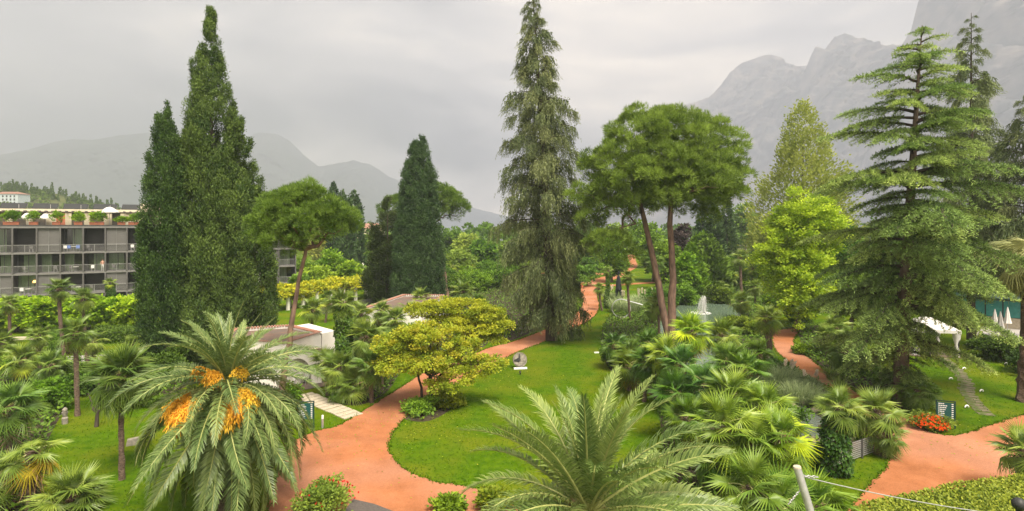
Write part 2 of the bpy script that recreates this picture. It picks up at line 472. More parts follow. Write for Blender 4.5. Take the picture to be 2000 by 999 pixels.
MAIN_PATH = [(520, 1020), (545, 920), (575, 865), (610, 845), (660, 832), (690, 815), (730, 790), (770, 765), (830, 728), (890, 702), (930, 690), (965, 677), (1000, 668), (1060, 646), (1105, 625), (1130, 607), (1138, 590), (1132, 570), (1140, 555), (1160, 545), (1195, 537), (1217, 530), (1231, 521), (1229, 510), (1226, 499),
             (1238, 499), (1242, 510), (1246, 520), (1230, 531), (1215, 541), (1185, 551), (1169, 561), (1166, 575), (1171, 595), (1166, 612), (1140, 633), (1095, 654), (1050, 673), (1000, 693), (960, 716), (900, 746), (850, 773), (810, 801), (775, 835), (760, 866), (765, 888), (785, 912), (820, 932), (868, 944), (905, 950), (960, 967), (1020, 1000), (1060, 1100), (760, 1130), (560, 1090)]
RIGHT_PATH = [(1600, 1040), (1650, 1000), (1682, 965), (1712, 935), (1735, 905), (1746, 872), (1738, 848), (1712, 828), (1680, 802), (1648, 777), (1608, 752), (1568, 727), (1533, 702), (1514, 682), (1507, 662), (1514, 648), (1535, 643), (1560, 643), (1556, 655), (1551, 668), (1561, 685), (1585, 703), (1612, 725), (1650, 750), (1690, 778), (1730, 796), (1760, 808), (1785, 828), (1815, 844), (1850, 851), (1885, 846), (1920, 835), (1960, 822), (2000, 810), (2090, 785), (2200, 800), (2200, 930), (2000, 980), (1850, 1020), (1700, 1050)]
SIDE_PATH = [(1170, 556), (1200, 556), (1240, 553), (1275, 551), (1275, 554), (1240, 556), (1200, 559), (1170, 560)]
SPUR_PATH = [(1060, 533), (1110, 532), (1160, 533), (1205, 534), (1205, 537), (1160, 537), (1110, 536), (1060, 536)]
main_path = px_poly(MAIN_PATH, jitter=0.045); right_path = px_poly(RIGHT_PATH, jitter=0.045)
sheet("path", main_path, 0.012, M['path'])
sheet("path", right_path, 0.012, M['path'])
sheet("path", px_poly(SIDE_PATH), 0.008, M['path'])
sheet("path", px_poly(SPUR_PATH), 0.008, M['path'])
sheet("road", px_poly([(640, 1040), (690, 976), (730, 985), (775, 1002), (800, 1040)], False), 0.02, M['asphalt'])
sheet("pavement", px_poly([(-80, 700), (100, 697), (300, 690), (470, 685), (470, 700), (300, 707), (100, 716), (-80, 720)], False), 0.012, M['pave'])
sheet("pavement", px_poly([(-80, 662), (100, 656), (300, 652), (300, 657), (100, 662), (-80, 670)], False), 0.012, M['stone'])
POND = [(1285, 645), (1300, 615), (1325, 598), (1350, 588), (1385, 588), (1425, 597), (1450, 612), (1445, 640), (1425, 680), (1385, 715), (1340, 715), (1305, 680)]
STREAM = [(1525, 765), (1560, 785), (1595, 810), (1625, 838), (1615, 868), (1585, 868), (1558, 845), (1535, 815)]
pond = px_poly(POND); stream = px_poly(STREAM)
kind(sheet("pond", pond, 0.02, M['pond']), "structure")
sheet("stream", stream, 0.022, M['stream'])
BEDS = [
    [(1178, 640), (1180, 700), (1215, 745), (1275, 775), (1290, 830), (1300, 905), (1360, 990), (1420, 1080), (1530, 1080), (1560, 960), (1540, 880), (1610, 880), (1600, 850), (1640, 780), (1560, 735), (1505, 690), (1495, 650), (1500, 600), (1470, 570), (1400, 560), (1290, 560), (1215, 600)],
    [(628, 700), (655, 665), (720, 640), (775, 660), (790, 700), (768, 750), (735, 780), (690, 792), (655, 775)],
    [(-80, 640), (60, 690), (190, 705), (300, 715), (380, 730), (330, 770), (200, 768), (140, 775), (120, 810), (90, 870), (80, 940), (75, 1100), (-160, 1100)],
    [(700, 640), (960, 600), (960, 660), (900, 700), (820, 725), (790, 700)],
    [(780, 810), (800, 795), (840, 790), (890, 780), (880, 800), (840, 822), (800, 822)],
    [(1530, 640), (1650, 640), (1700, 700), (1780, 760), (1800, 800), (1760, 800), (1690, 770), (1620, 725), (1570, 690), (1560, 655)],
    [(860, 560), (1000, 560), (1090, 590), (1110, 620), (1050, 645), (960, 670), (900, 620)],
]
beds = [px_poly(b) for b in BEDS]
for b in beds:
    sheet("planting_bed", b, 0.006, M['soil'])

# stepping stones to the loggia: slabs lie in the lawn
def slab_row(pts, w, n, m, depth, gap=0.82, ground="stone_walk", jit=0.02):
    P = np.array([gx(*p) for p in pts]); seg = np.linalg.norm(np.diff(P, axis=0), axis=1); s = np.concatenate([[0], np.cumsum(seg)])
    mb = MB(); prism(mb, [tuple(q) for q in P] + [tuple(q + (0.01, 0.01)) for q in P[::-1]], 0.004, 0.008)
    root = kind(mb.build(ground, m), "structure")
    for i in range(n):
        d = (i + .5) / n * s[-1]
        p = np.array([np.interp(d, s, P[:, k]) for k in (0, 1)]); q = np.array([np.interp(d + .05, s, P[:, k]) for k in (0, 1)])
        a = math.atan2(*(q - p)[::-1]); b = MB(); l = s[-1] / n * gap
        hw = w / 2 * (1 + rng.normal() * jit)
        box(b, -l / 2, l / 2, -hw, hw, -0.03, depth)
        b.build("slab", m, root, loc=(p[0] + rng.normal() * jit, p[1] + rng.normal() * jit, 0.012 + rng.random() * .01), rot=(0, 0, a + rng.normal() * jit))
slab_row([(590, 771), (625, 786), (660, 801), (692, 815)], 1.35, 11, M['stone'], 0.03)
slab_row([(1842, 700), (1862, 718), (1880, 735), (1888, 752), (1890, 770), (1897, 783), (1915, 797), (1932, 812)], 0.85, 26, M['stone_moss'], 0.012, 0.8, "flagstone_walk", 0.06)

# ------------------------------------------------------------------ mountains
M['rock_far'] = surf_mat("wooded_mountain", (0.04, 0.055, 0.05), (0.09, 0.105, 0.09), 0.006, 0.95, 0, 12, stretch=(1, 1, .6), spec=0)
M['rock_cliff'] = surf_mat("limestone_cliff", (0.03, 0.04, 0.042), (0.13, 0.13, 0.13), 0.011, 0.95, 0, 15, c3=(0.26, 0.22, 0.19), scale2=0.009, stretch=(1.6, 1, .55), spec=0)
K_FAR = 2.3
def mountain(name, ridge, D, depth, m, seed, rough=1.0, p=0.75, nc=440, nr=80):
    g = np.random.default_rng(seed)
    r = np.array(ridge, dtype=float)
    px = np.linspace(r[0, 0], r[-1, 0], nc)
    py = np.interp(px, r[:, 0], r[:, 1])
    j = np.zeros(nc)
    for o in range(2, 9):
        k = 2 ** o
        j += np.interp(np.linspace(0, k, nc), np.arange(k + 1), g.normal(size=k + 1)) * 6.0 / (o ** 1.35)
    py = py + j * rough
    t = np.concatenate([np.linspace(0, 1, nr), [1.12, 1.3]])
    X = (px - 1000) / F * D; Zr = CAM_Z + (HOR - py) / F * D
    xx = np.repeat(X[None], len(t), 0); tt = np.repeat(t[:, None], nc, 1)
    yy = D - depth * (1 - tt)
    prof = np.where(tt <= 1, np.clip(tt, 0, 1) ** p, np.clip(1 - (tt - 1) * 2.2, 0, 1))
    zz = Zr[None] * prof
    P = np.stack([xx, yy, zz], -1).reshape(-1, 3)
    n1 = np.abs(sm_noise(P * (1, .6, .5), 0.012 if D < 1000 else .012 / K_FAR, seed)) + 0.5 * np.abs(sm_noise(P * (1, .6, .5), 0.035 if D < 1000 else .035 / K_FAR, seed + 3))
    kf = 1 if D < 1000 else 1 / K_FAR
    n1 = n1 + .28 * np.abs(sm_noise(P * (1, .6, .35), .1 * kf, seed + 5)) + .16 * sm_noise(P * (1, .6, .6), .26 * kf, seed + 6)
    amp = (np.sin(np.clip(tt, 0, 1) * PI) * 0.35 * np.abs(Zr)[None]).ravel() * rough
    P[:, 1] -= n1 * amp * 1.0 - 0.3 * amp
    P[:, 2] = np.maximum(P[:, 2], -1.5)
    idx = np.arange(len(t) * nc).reshape(len(t), nc)
    f = np.stack([idx[:-1, :-1], idx[:-1, 1:], idx[1:, 1:], idx[1:, :-1]], -1).reshape(-1, 4)
    mb = MB(); mb.add(P, f, 0.5)
    return kind(mb.build(name, m, smooth=True), "structure")
mountain("mountain", [(-420, 350), (-100, 318), (0, 305), (60, 292), (110, 275), (140, 270), (180, 271), (235, 263), (290, 259), (350, 268), (420, 300), (520, 350), (640, 400), (760, 440)], 2000 * K_FAR, 500 * K_FAR, M['rock_far'], 3, 0.45)
mountain("mountain", [(330, 420), (400, 330), (470, 275), (505, 262), (540, 264), (565, 276), (590, 302), (622, 326), (660, 319), (690, 313), (725, 322), (760, 345), (800, 362), (850, 385), (920, 405), (1000, 425), (1060, 440)], 2450 * K_FAR, 500 * K_FAR, M['rock_far'], 5, 0.5)
mountain("mountain", [(1060, 440), (1095, 380), (1115, 335), (1135, 300), (1155, 300), (1190, 275), (1250, 250), (1320, 218), (1345, 205), (1385, 192), (1408, 168), (1425, 143), (1450, 125), (1480, 113), (1505, 108), (1530, 123), (1560, 131), (1590, 128), (1640, 160), (1720, 260), (1800, 430)], 2150 * K_FAR, 480 * K_FAR, M['rock_cliff'], 8, 0.8, p=.55)
mountain("mountain", [(1480, 440), (1530, 260), (1565, 160), (1582, 118), (1592, 96), (1601, 97), (1612, 101), (1630, 78), (1650, 69), (1675, 76), (1700, 93), (1735, 98), (1800, 150), (1900, 300), (2000, 430)], 1800 * K_FAR, 420 * K_FAR, M['rock_cliff'], 13, 0.8, p=.5)
mountain("mountain", [(1660, 440), (1700, 300), (1735, 160), (1760, 88), (1780, 55), (1788, 22), (1798, -15), (1840, -80), (1920, -150), (2050, -220), (2300, -260), (2600, -240)], 1350 * K_FAR, 380 * K_FAR, M['rock_cliff'], 21, 1.0, p=.5)

# the wooded hill with its cypresses
M['hill'] = surf_mat("hill_ground", (0.07, 0.09, 0.03), (0.14, 0.15, 0.06), 0.05, 0.95, 0, spec=0)
HILL = [(-420, 385), (-150, 376), (0, 374), (30, 370), (70, 373), (110, 379), (150, 388), (200, 401), (240, 412), (300, 428), (330, 440)]
mountain("hill", HILL, 430, 110, M['hill'], 31, 0.15, nc=90, nr=16)
HR = np.array(HILL, dtype=float)
def hill_pt(px, t):
    py = np.interp(px, HR[:, 0], HR[:, 1]); zr = CAM_Z + (HOR - py) / F * 430
    return np.array([(px - 1000) / F * 430, 430 - 110 * (1 - t), zr * t ** 0.75])
mb = MB()
g = np.random.default_rng(4)
for i in range(520):
    if i < 130:                 # cypress spires near the ridge
        p = hill_pt(g.uniform(-60, 250) if i > 25 else g.uniform(15, 60), g.uniform(.82, 1.0)); h = g.uniform(3.2, 6.2); w = h * .13; n = 40
        if g.random() < .25: h *= 1.25
        hh = g.random(n) ** 0.8; a = g.random(n) * 6.28; r = w * (1 - hh) ** .6
        b = p + np.stack([np.cos(a) * r, np.sin(a) * r, hh * h], 1)
        kites(mb, b, np.stack([np.cos(a) * .4, np.sin(a) * .4, np.ones(n)], 1), 1.6, .8, g.random(n) * .5, g=g)
    else:                       # rounded crowns of the wood
        hx, ht = g.uniform(-100, 300), g.uniform(.25, .97)
        if hx < 52 and ht < .72: continue
        p = hill_pt(hx, ht); n = 50; r = g.uniform(1.2, 2.6)
        d = rand_unit(n, g); d[:, 2] = np.abs(d[:, 2])
        kites(mb, p + d * r * (1, 1, .9) + (0, 0, 1), d + rand_unit(n, g) * .6, 1.4, 1.1, .3 + .7 * g.random(n), g=g)
kind(mb.build("wood", M['broad'], color=(0.95, 0.95, 0.8)), "stuff")
# ------------------------------------------------------------------ tree builders
def clump_crown(mb, lobes, n_clump, per, leaf, width, mat=0, flat=0.6, clump_r=0.5, g=None, inner=0.25, up_bias=0.35, tint_jit=0.35, droop=0.0):
    """leaf clumps spread through the outer volume of several lobes [(cx,cy,cz,rx,ry,rz)]"""
    g = g or rng
    lob = np.array(lobes, dtype=float)
    area = (lob[:, 3] * lob[:, 4] * lob[:, 5]) ** (2 / 3); pick = g.choice(len(lob), n_clump, p=area / area.sum())
    d = rand_unit(n_clump, g)
    d[:, 2] = np.where((d[:, 2] < -0.3) & (g.random(n_clump) < .6), -d[:, 2], d[:, 2])
    rad = 1 - inner * g.random(n_clump) ** 1.5 * 1.6
    rad = rad * (1 + 0.16 * sm_noise(d, 2.6, int(g.integers(99))))
    c = lob[pick, :3] + d * lob[pick, 3:] * rad[:, None]
    ctint = np.clip(0.5 + tint_jit * g.normal(size=n_clump) * .8 + .12 * sm_noise(c, .8, 5), 0, 1)
    cr = clump_r * g.uniform(.65, 1.3, n_clump)
    n = n_clump * per; ci = np.repeat(np.arange(n_clump), per)
    o = rand_unit(n, g) * (g.random(n) ** .5)[:, None]; o[:, 2] *= flat
    base = c[ci] + o * cr[ci][:, None]
    dirs = nrm(o * 1.0 + d[ci] * .5 + rand_unit(n, g) * .55 + np.array([0, 0, up_bias * .3 - droop]))
    upv = nrm(d[ci] * .5 + np.array([0, 0, 1.0]) * up_bias * 2.2 + rand_unit(n, g) * .7)
    kites(mb, base, dirs, leaf * g.uniform(.7, 1.25, n), width * g.uniform(.8, 1.2, n), np.clip(ctint[ci] + .14 * g.normal(size=n), 0, 1), mat, up=upv, bend=.12, g=g)

def limb_path(a, b, sag=0.0, wig=0.06, n=7, g=None):
    g = g or rng
    a, b = np.array(a, float), np.array(b, float); t = np.linspace(0, 1, n)[:, None]
    Ln = np.linalg.norm(b - a)
    p = a + (b - a) * t
    w = g.normal(size=(n, 3)) * wig * Ln * .5; w[0] = w[-1] = 0
    p = p + w + np.array([0, 0, 1.0]) * sag * Ln * (t * (1 - t)) * 4
    return p

def broad_tree(name, label, cat, x, y, h, w, mat, bark, lobes=None, n_clump=260, per=34, leaf=.22, width=.16, trunk_r=.22, trunk_to=.5, seed=1, group=None, stems=1, clump_r=.55, color=None, limbs=6, depth=None, low=.3, **kw):
    g = np.random.default_rng(seed)
    root = thing(name, label, cat, (x, y, 0), g.random() * 0, group)
    depth = depth or w
    if lobes is None:
        lobes = []
        for i in range(9):
            a = i * 2.4; rr = .32 * math.sqrt((i + .5) / 9) * 2
            zz = h * (low + (1 - low) * (.25 + .5 * g.random()))
            s = g.uniform(.36, .52) * (1 - .35 * (zz / h - low))
            lobes.append((math.cos(a) * rr * w / 2, math.sin(a) * rr * depth / 2, zz, w / 2 * s * 1.15, depth / 2 * s * 1.15, h * (1 - low) * s * .6))
        lobes.append((0, 0, h * (low + (1 - low) * .62), w * .33, depth * .33, h * (1 - low) * .38))
    mb = MB()
    top = np.array(lobes)[:, :3].mean(0)
    for s in range(stems):
        a = s * 2.3 + .5; off = (stems > 1) * .12
        b = np.array([math.cos(a), math.sin(a), 0]) * off
        t = np.array([top[0] * .8 + math.cos(a) * (stems > 1) * w * .12, top[1] * .8 + math.sin(a) * (stems > 1) * w * .12, h * trunk_to])
        q = limb_path(b + (0, 0, -.1), t, 0, .05, 7, g)
        tube(mb, q, np.linspace(trunk_r * (1.0 if stems == 1 else .6), trunk_r * .35, 7), 8, rough=.06, g=g)
    mb.build("trunk", bark, root, smooth=True)
    mb = MB()
    for i in range(min(limbs, len(lobes))):
        l = lobes[i]
        q = limb_path((top[0] * .5, top[1] * .5, h * trunk_to * g.uniform(.55, .95)), (l[0], l[1], l[2]), .08, .06, 6, g)
        tube(mb, q, np.linspace(trunk_r * .45, .03, 6), 6, g=g)
    if limbs: kind(mb.build("limb", bark, root, smooth=True), "stuff")
    mb = MB()
    clump_crown(mb, lobes, n_clump, per, leaf, width, g=g, clump_r=clump_r, **kw)
    mb.build("crown", mat, root, color=color)
    return root

def columnar(name, label, x, y, h, prof, mat, seed, n=2600, per=9, spray=.42, w=.15, leaders=((0, 0, 1.0),), trunk_r=.3, rough=.16, group=None, cat="tree", color=None, out=.45, squash=1.0, cl=.3, plume=None):
    """cypress: many upright sprays over a column; prof = [(height share, radius m)]"""
    g = np.random.default_rng(seed)
    root = thing(name, label, cat, (x, y, 0), 0, group)
    lx, ly = leaders[0][:2]; mb = MB(); tube(mb, [(lx, ly, -.1), (lx, ly, h * .5), (lx, ly, h * .86)], [trunk_r, trunk_r * .6, .03], 8, rough=.08, g=g)
    mb.build("trunk", M['bark_dark'], root, smooth=True)
    pr = np.array(prof, float)
    mb = MB()
    for lx, ly, ls in leaders:
        k = int(n * (ls ** 1.6) * (1.0 if len(leaders) == 1 else .8))
        t = []
        hs = np.linspace(0, 1, 200); wgt = np.interp(hs, pr[:, 0], pr[:, 1]) + .24 * pr[:, 1].max()
        cdf = np.cumsum(wgt); cdf /= cdf[-1]
        t = np.interp(g.random(k), cdf, hs)
        a = g.random(k) * 2 * PI
        r = np.interp(t, pr[:, 0], pr[:, 1]) * (.55 + .45 * ls)
        q = np.stack([np.cos(a), np.sin(a), t * h * .18], 1)
        lump = 1 + rough * sm_noise(q * (2.0, 2.0, 1.2), 1.5, seed) + rough * .7 * sm_noise(q * (4, 4, 4), 1.6, seed + 1)
        depth = g.random(k) ** 2 * .35
        rr = np.maximum(r * lump * (1 - depth), .05)
        c = np.stack([np.cos(a) * rr + lx, np.sin(a) * rr * squash + ly, t * h * ls], 1)
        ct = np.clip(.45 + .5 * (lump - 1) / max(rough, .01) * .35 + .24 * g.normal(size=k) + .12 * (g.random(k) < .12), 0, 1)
        m = k * per; ci = np.repeat(np.arange(k), per)
        outd = np.stack([np.cos(a), np.sin(a), np.zeros(k)], 1)
        if plume:       # upright plumes overlap one another and leave dark clefts between
            pw, ph, npl = plume; npl = int(npl * ls ** 1.6)
            pt = np.interp(g.random(npl), cdf, hs); pa = g.random(npl) * 2 * PI
            pr_ = np.interp(pt, pr[:, 0], pr[:, 1]) * (.55 + .45 * ls); sc = np.clip(.4 + .6 * pr_ / pr[:, 1].max(), .36, 1.1) * g.uniform(.75, 1.2, npl)
            rr0 = np.maximum(pr_ * (1 + rough * .3 * g.normal(size=npl)) - pw * sc * .6, .02)
            pc = np.stack([np.cos(pa) * rr0 + lx, np.sin(pa) * rr0 + ly, pt * h * ls], 1)
            pi_ = g.integers(0, npl, k); po = np.stack([np.cos(pa[pi_]), np.sin(pa[pi_]), 0 * pa[pi_]], 1); tg_ = np.stack([-po[:, 1], po[:, 0], 0 * pa[pi_]], 1)
            uu = rand_unit(k, g); uu[:, 1] = np.abs(uu[:, 1]) * np.where(g.random(k) < .85, 1, -1); s_ = sc[pi_][:, None]
            c = pc[pi_] + tg_ * uu[:, :1] * pw * s_ + po * (uu[:, 1:2] * pw + (uu[:, 2:3] + .2) * pw * .45) * s_ + np.array([0, 0, 1.0]) * uu[:, 2:3] * ph * s_
            t = pt[pi_]; outd = nrm(po * .8 + tg_ * uu[:, :1] * .7); r = pr_[pi_]
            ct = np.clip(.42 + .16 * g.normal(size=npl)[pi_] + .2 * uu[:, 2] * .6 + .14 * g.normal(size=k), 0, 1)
        sz = np.clip(.55 + .6 * (r / r.max()), .4, 1.1)
        b = c[ci] + g.normal(size=(m, 3)) * (cl, cl, cl * 1.45) * sz[ci][:, None] * .62
        d = outd[ci] * out + (0, 0, .8) + rand_unit(m, g) * .65
        kites(mb, b, d, spray * g.uniform(.55, 1.2, m) * sz[ci], w * g.uniform(.7, 1.3, m), np.clip(ct[ci] + .13 * g.normal(size=m), 0, 1), up=nrm(outd[ci] + rand_unit(m, g) * .8), bend=.1, g=g)
    mb.build("crown", mat, root, color=color)
    return root

# --- cedar boughs: layered sprays on a drooping branch (shared meshes)
def cedar_bough_mesh(Ln, seed):
    g = np.random.default_rng(seed); mb = MB()
    n = 12; t = np.linspace(0, 1, n); x = t * Ln
    z = Ln * (.12 * t - .33 * t ** 2.1) ; yv = np.cumsum(g.normal(size=n)) * .02 * Ln
    P = np.stack([x, yv - yv[0], z], 1)
    tube(mb, P, np.linspace(.05 + .012 * Ln, .012, n), 6, .5, 0, g=g)
    base, dirs, ln, tn, ups = [], [], [], [], []
    s = .16 * Ln
    while s < Ln:
        tt = s / Ln
        p0 = np.array([np.interp(s, x, P[:, k]) for k in range(3)])
        for side in (-1, 1):
            l = (.42 * Ln * (1 - tt) ** .7 + .28) * g.uniform(.65, 1.15) * min(1, .35 + 2.2 * tt)
            ang = R(g.uniform(42, 66)) * (1 - .3 * tt) * side
            d = np.array([math.cos(ang), math.sin(ang), g.uniform(-.12, .1)])
            m = max(3, int(l / .12)); u = np.linspace(.05, 1, m)[:, None]
            q = p0 + d * l * u + np.array([0, 0, -1.0]) * (l * .5 * u ** 1.7)
            if l > .8:
                tube(mb, q[[0, m // 2, m - 1]], [.018, .012, .006], 3, .5, 0, cap=False, g=g)
            k = 8
            qq = np.repeat(q, k, 0); N = len(qq)
            b = qq + g.normal(size=(N, 3)) * (.05, .05, .03)
            dd = d * .55 + rand_unit(N, g) * (.8, .8, .55) + np.array([0, 0, .12])
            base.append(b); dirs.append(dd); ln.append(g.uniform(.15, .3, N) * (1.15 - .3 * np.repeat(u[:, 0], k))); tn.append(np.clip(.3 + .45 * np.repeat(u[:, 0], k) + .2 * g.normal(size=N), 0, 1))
        s += .26 * g.uniform(.8, 1.2)
    base = np.concatenate(base); dirs = np.concatenate(dirs); N = len(base)
    kites(mb, base, dirs, np.concatenate(ln), .052, np.concatenate(tn), 1, up=nrm(np.array([0, 0, 1.0]) + .6 * rand_unit(N, g)), g=g)
    return mb.mesh("cedar_bough", [M['bark_dark'], M['cedar']])

def weep_bough_mesh(Ln, seed, mat, hang=1.5, dens=1.0, thick=.07):
    g = np.random.default_rng(seed); mb = MB()
    n = 10; t = np.linspace(0, 1, n); x = t * Ln
    z = Ln * (.22 * t - .42 * t ** 2); yv = np.cumsum(g.normal(size=n)) * .025 * Ln
    P = np.stack([x, yv - yv[0], z], 1)
    tube(mb, P, np.linspace(.04 + .01 * Ln, .012, n), 5, .5, 0, g=g)
    ns = int((16 + 17 * Ln) * dens)
    s = Ln * (.12 + .88 * g.random(ns) ** .8); p0 = np.stack([np.interp(s, x, P[:, k]) for k in range(3)], 1)
    lat = g.normal(size=ns) * (.10 * Ln + .12) * (1 - .55 * s / Ln)
    p0[:, 1] += lat; p0[:, 0] += np.abs(lat) * .5; p0[:, 2] -= np.abs(lat) * .25 + .05
    hl = hang * g.uniform(.35, 1.1, ns) * np.clip(.55 + .12 * Ln, .5, 1.15)
    st = np.clip(.42 + .22 * g.normal(size=ns), 0, 1)
    b, d, l, tn, w = [], [], [], [], []
    for i in range(ns):
        m = max(3, int(hl[i] / .15)); u = np.linspace(0, 1, m)
        sway = g.normal(size=2) * .08 * hl[i]
        q = p0[i] + np.stack([u * sway[0] + .1 * u * hl[i], u * sway[1], -u * hl[i]], 1)
        k = 2; qq = np.repeat(q, k, 0); N = len(qq)
        b.append(qq + g.normal(size=(N, 3)) * .045); dd = rand_unit(N, g) * .5 + np.array([.12, 0, -1.0]); d.append(dd)
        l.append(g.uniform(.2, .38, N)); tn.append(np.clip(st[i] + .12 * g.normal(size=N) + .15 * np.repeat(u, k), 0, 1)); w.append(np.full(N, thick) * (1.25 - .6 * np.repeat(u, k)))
    # short upright greenery along the branch itself
    m = int(26 * Ln); s2 = Ln * g.random(m); q = np.stack([np.interp(s2, x, P[:, k]) for k in range(3)], 1)
    b.append(q + g.normal(size=(m, 3)) * .1); d.append(rand_unit(m, g) + (.5, 0, 0)); l.append(np.full(m, .28)); tn.append(g.random(m) * .6 + .2); w.append(np.full(m, .09))
    kites(mb, np.concatenate(b), np.concatenate(d), np.concatenate(l), np.concatenate(w), np.concatenate(tn), 1, g=g)
    return mb.mesh("weeping_bough", [M['bark_dark'], mat])

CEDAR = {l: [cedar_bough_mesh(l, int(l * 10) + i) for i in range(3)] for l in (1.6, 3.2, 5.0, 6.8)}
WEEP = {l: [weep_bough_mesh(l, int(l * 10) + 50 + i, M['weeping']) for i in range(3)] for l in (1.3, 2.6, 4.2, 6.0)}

def bough_tree(name, label, x, y, h, prof, lib, n, bark, seed, z0=.04, elev=(30, -14), trunk_r=.5, top=(0, 0), group=None, dz=1.0, color=None, jit=.28):
    g = np.random.default_rng(seed)
    root = thing(name, label, "tree", (x, y, 0), 0, group)
    mb = MB(); k = 12; t = np.linspace(0, 1, k)
    tr = np.stack([top[0] * t ** 1.2, top[1] * t ** 1.2, -.1 + t * h], 1)
    tube(mb, tr, np.maximum(trunk_r * (1 - t) ** .85, .02), 10, rough=.04, g=g)
    mb.build("trunk", bark, root, smooth=True)
    pr = np.array(prof, float)
    for i in range(n):
        u = ((i + .5) / n) ** dz
        tz = z0 + (0.985 - z0) * u
        Ln = max(.35, np.interp(tz, pr[:, 0], pr[:, 1]) * (1 + jit * (g.random() * 2 - 1.15)))
        keys = sorted(lib); key = min(keys, key=lambda q: abs(math.log(q / Ln)))
        me = lib[key][i % 3]
        az = i * 2.39996 + g.normal() * .35
        e = R(elev[1] + (elev[0] - elev[1]) * tz + g.normal() * 5)
        p = (np.interp(tz, t, tr[:, 0]), np.interp(tz, t, tr[:, 1]), tz * h)
        obj("bough", me, root, p, rotmat(az, e, g.normal() * .12), Ln / key, color)
    return root

# --- stone pine
def pine_tuft_mesh(mb, c, d, size, n, tint, g, mat=0):
    m = len(c) * n; ci = np.repeat(np.arange(len(c)), n)
    o = rand_unit(m, g)
    dd = nrm(d[ci] * .75 + o * .9 + (0, 0, .25))
    sz = size[ci]
    b = c[ci] + o * (sz * .25)[:, None]
    kites(mb, b, dd, sz * g.uniform(.7, 1.2, m), sz * .095, np.clip(tint[ci] + .15 * g.normal(size=m), 0, 1), mat, wide=.5, g=g)

def stone_pine(label, x, y, trunks, lobes, n_tuft, seed, size=.62, per=34, limbs=9, twigs=0, color=None):
    g = np.random.default_rng(seed)
    root = thing("stone_pine", label, "tree", (x, y, 0))
    for pts, r0, r1 in trunks:
        p = np.array(pts, float); k = 14; s = np.linspace(0, len(p) - 1, k)
        q = np.stack([np.interp(s, np.arange(len(p)), p[:, j]) for j in range(3)], 1)
        q[1:-1] += g.normal(size=(k - 2, 3)) * .05
        mb = MB(); tube(mb, q, np.linspace(r0, r1, k), 10, rough=.06, g=g)
        mb.build("trunk", M['bark_pine'], root, smooth=True)
    tops = [np.array(t[0][-1], float) for t in trunks]; mids = [np.array(t[0][-2], float) for t in trunks]
    lob = np.array(lobes, float)
    for i in range(limbs):
        l = lob[i % len(lob)]; j = int(np.argmin([np.linalg.norm(t[:2] - l[:2]) for t in tops]))
        f = g.uniform(.55, 1.0); a = mids[j] * (1 - f) + tops[j] * f
        e = l[:3] + rand_unit(1, g)[0] * l[3:] * .55
        mb = MB(); tube(mb, limb_path(a, e, -.06, .09, 7, g), np.linspace(.16, .03, 7), 6, rough=.05, g=g)
        mb.build("limb", M['bark_pine'], root, smooth=True)
    mb = MB()
    # needle tufts gather into cushions, cushions into the crown
    nc = max(30, n_tuft // 12); area = (lob[:, 3] * lob[:, 4] * lob[:, 5]) ** (2 / 3); pick = g.choice(len(lob), nc, p=area / area.sum())
    d = rand_unit(nc, g); low = d[:, 2] < -.1
    d[low & (g.random(nc) < .6), 2] *= -1
    cc = lob[pick, :3] + d * lob[pick, 3:] * (1 - .42 * g.random(nc) ** 1.3)[:, None]
    k = n_tuft // nc; ci = np.repeat(np.arange(nc), k); n_tuft = nc * k
    o = rand_unit(n_tuft, g); o = nrm(o + d[ci] * .5 + (0, 0, .55)); cr = size * 1.35 * g.uniform(.7, 1.3, nc)
    c = cc[ci] + o * (cr[ci] * g.uniform(.75, 1.05, n_tuft))[:, None] * (1.1, 1.1, .75)
    d = nrm(o + (0, 0, .35))
    ti = np.clip(.5 + .2 * g.normal(size=nc)[ci] + .16 * g.normal(size=n_tuft), 0, 1)
    pine_tuft_mesh(mb, c, d, size * g.uniform(.6, 1.0, n_tuft), per, ti, g)
    mb.build("crown", M['pine'], root, color=color)
    if twigs:
        mb = MB()
        for i in range(twigs):
            t = tops[i % len(tops)]; a = t + rand_unit(1, g)[0] * .8 - (0, 0, 1.0)
            e = a + np.array([g.normal() * 1.6 - .6, g.normal() * 1.2 - .6, g.uniform(-.9, .5)])
            tube(mb, limb_path(a, e, .1, .12, 6, g), np.linspace(.045, .012, 6), 4, g=g)
        kind(mb.build("dead_twig", M['stone_grey'], root, smooth=True), "stuff")
    return root
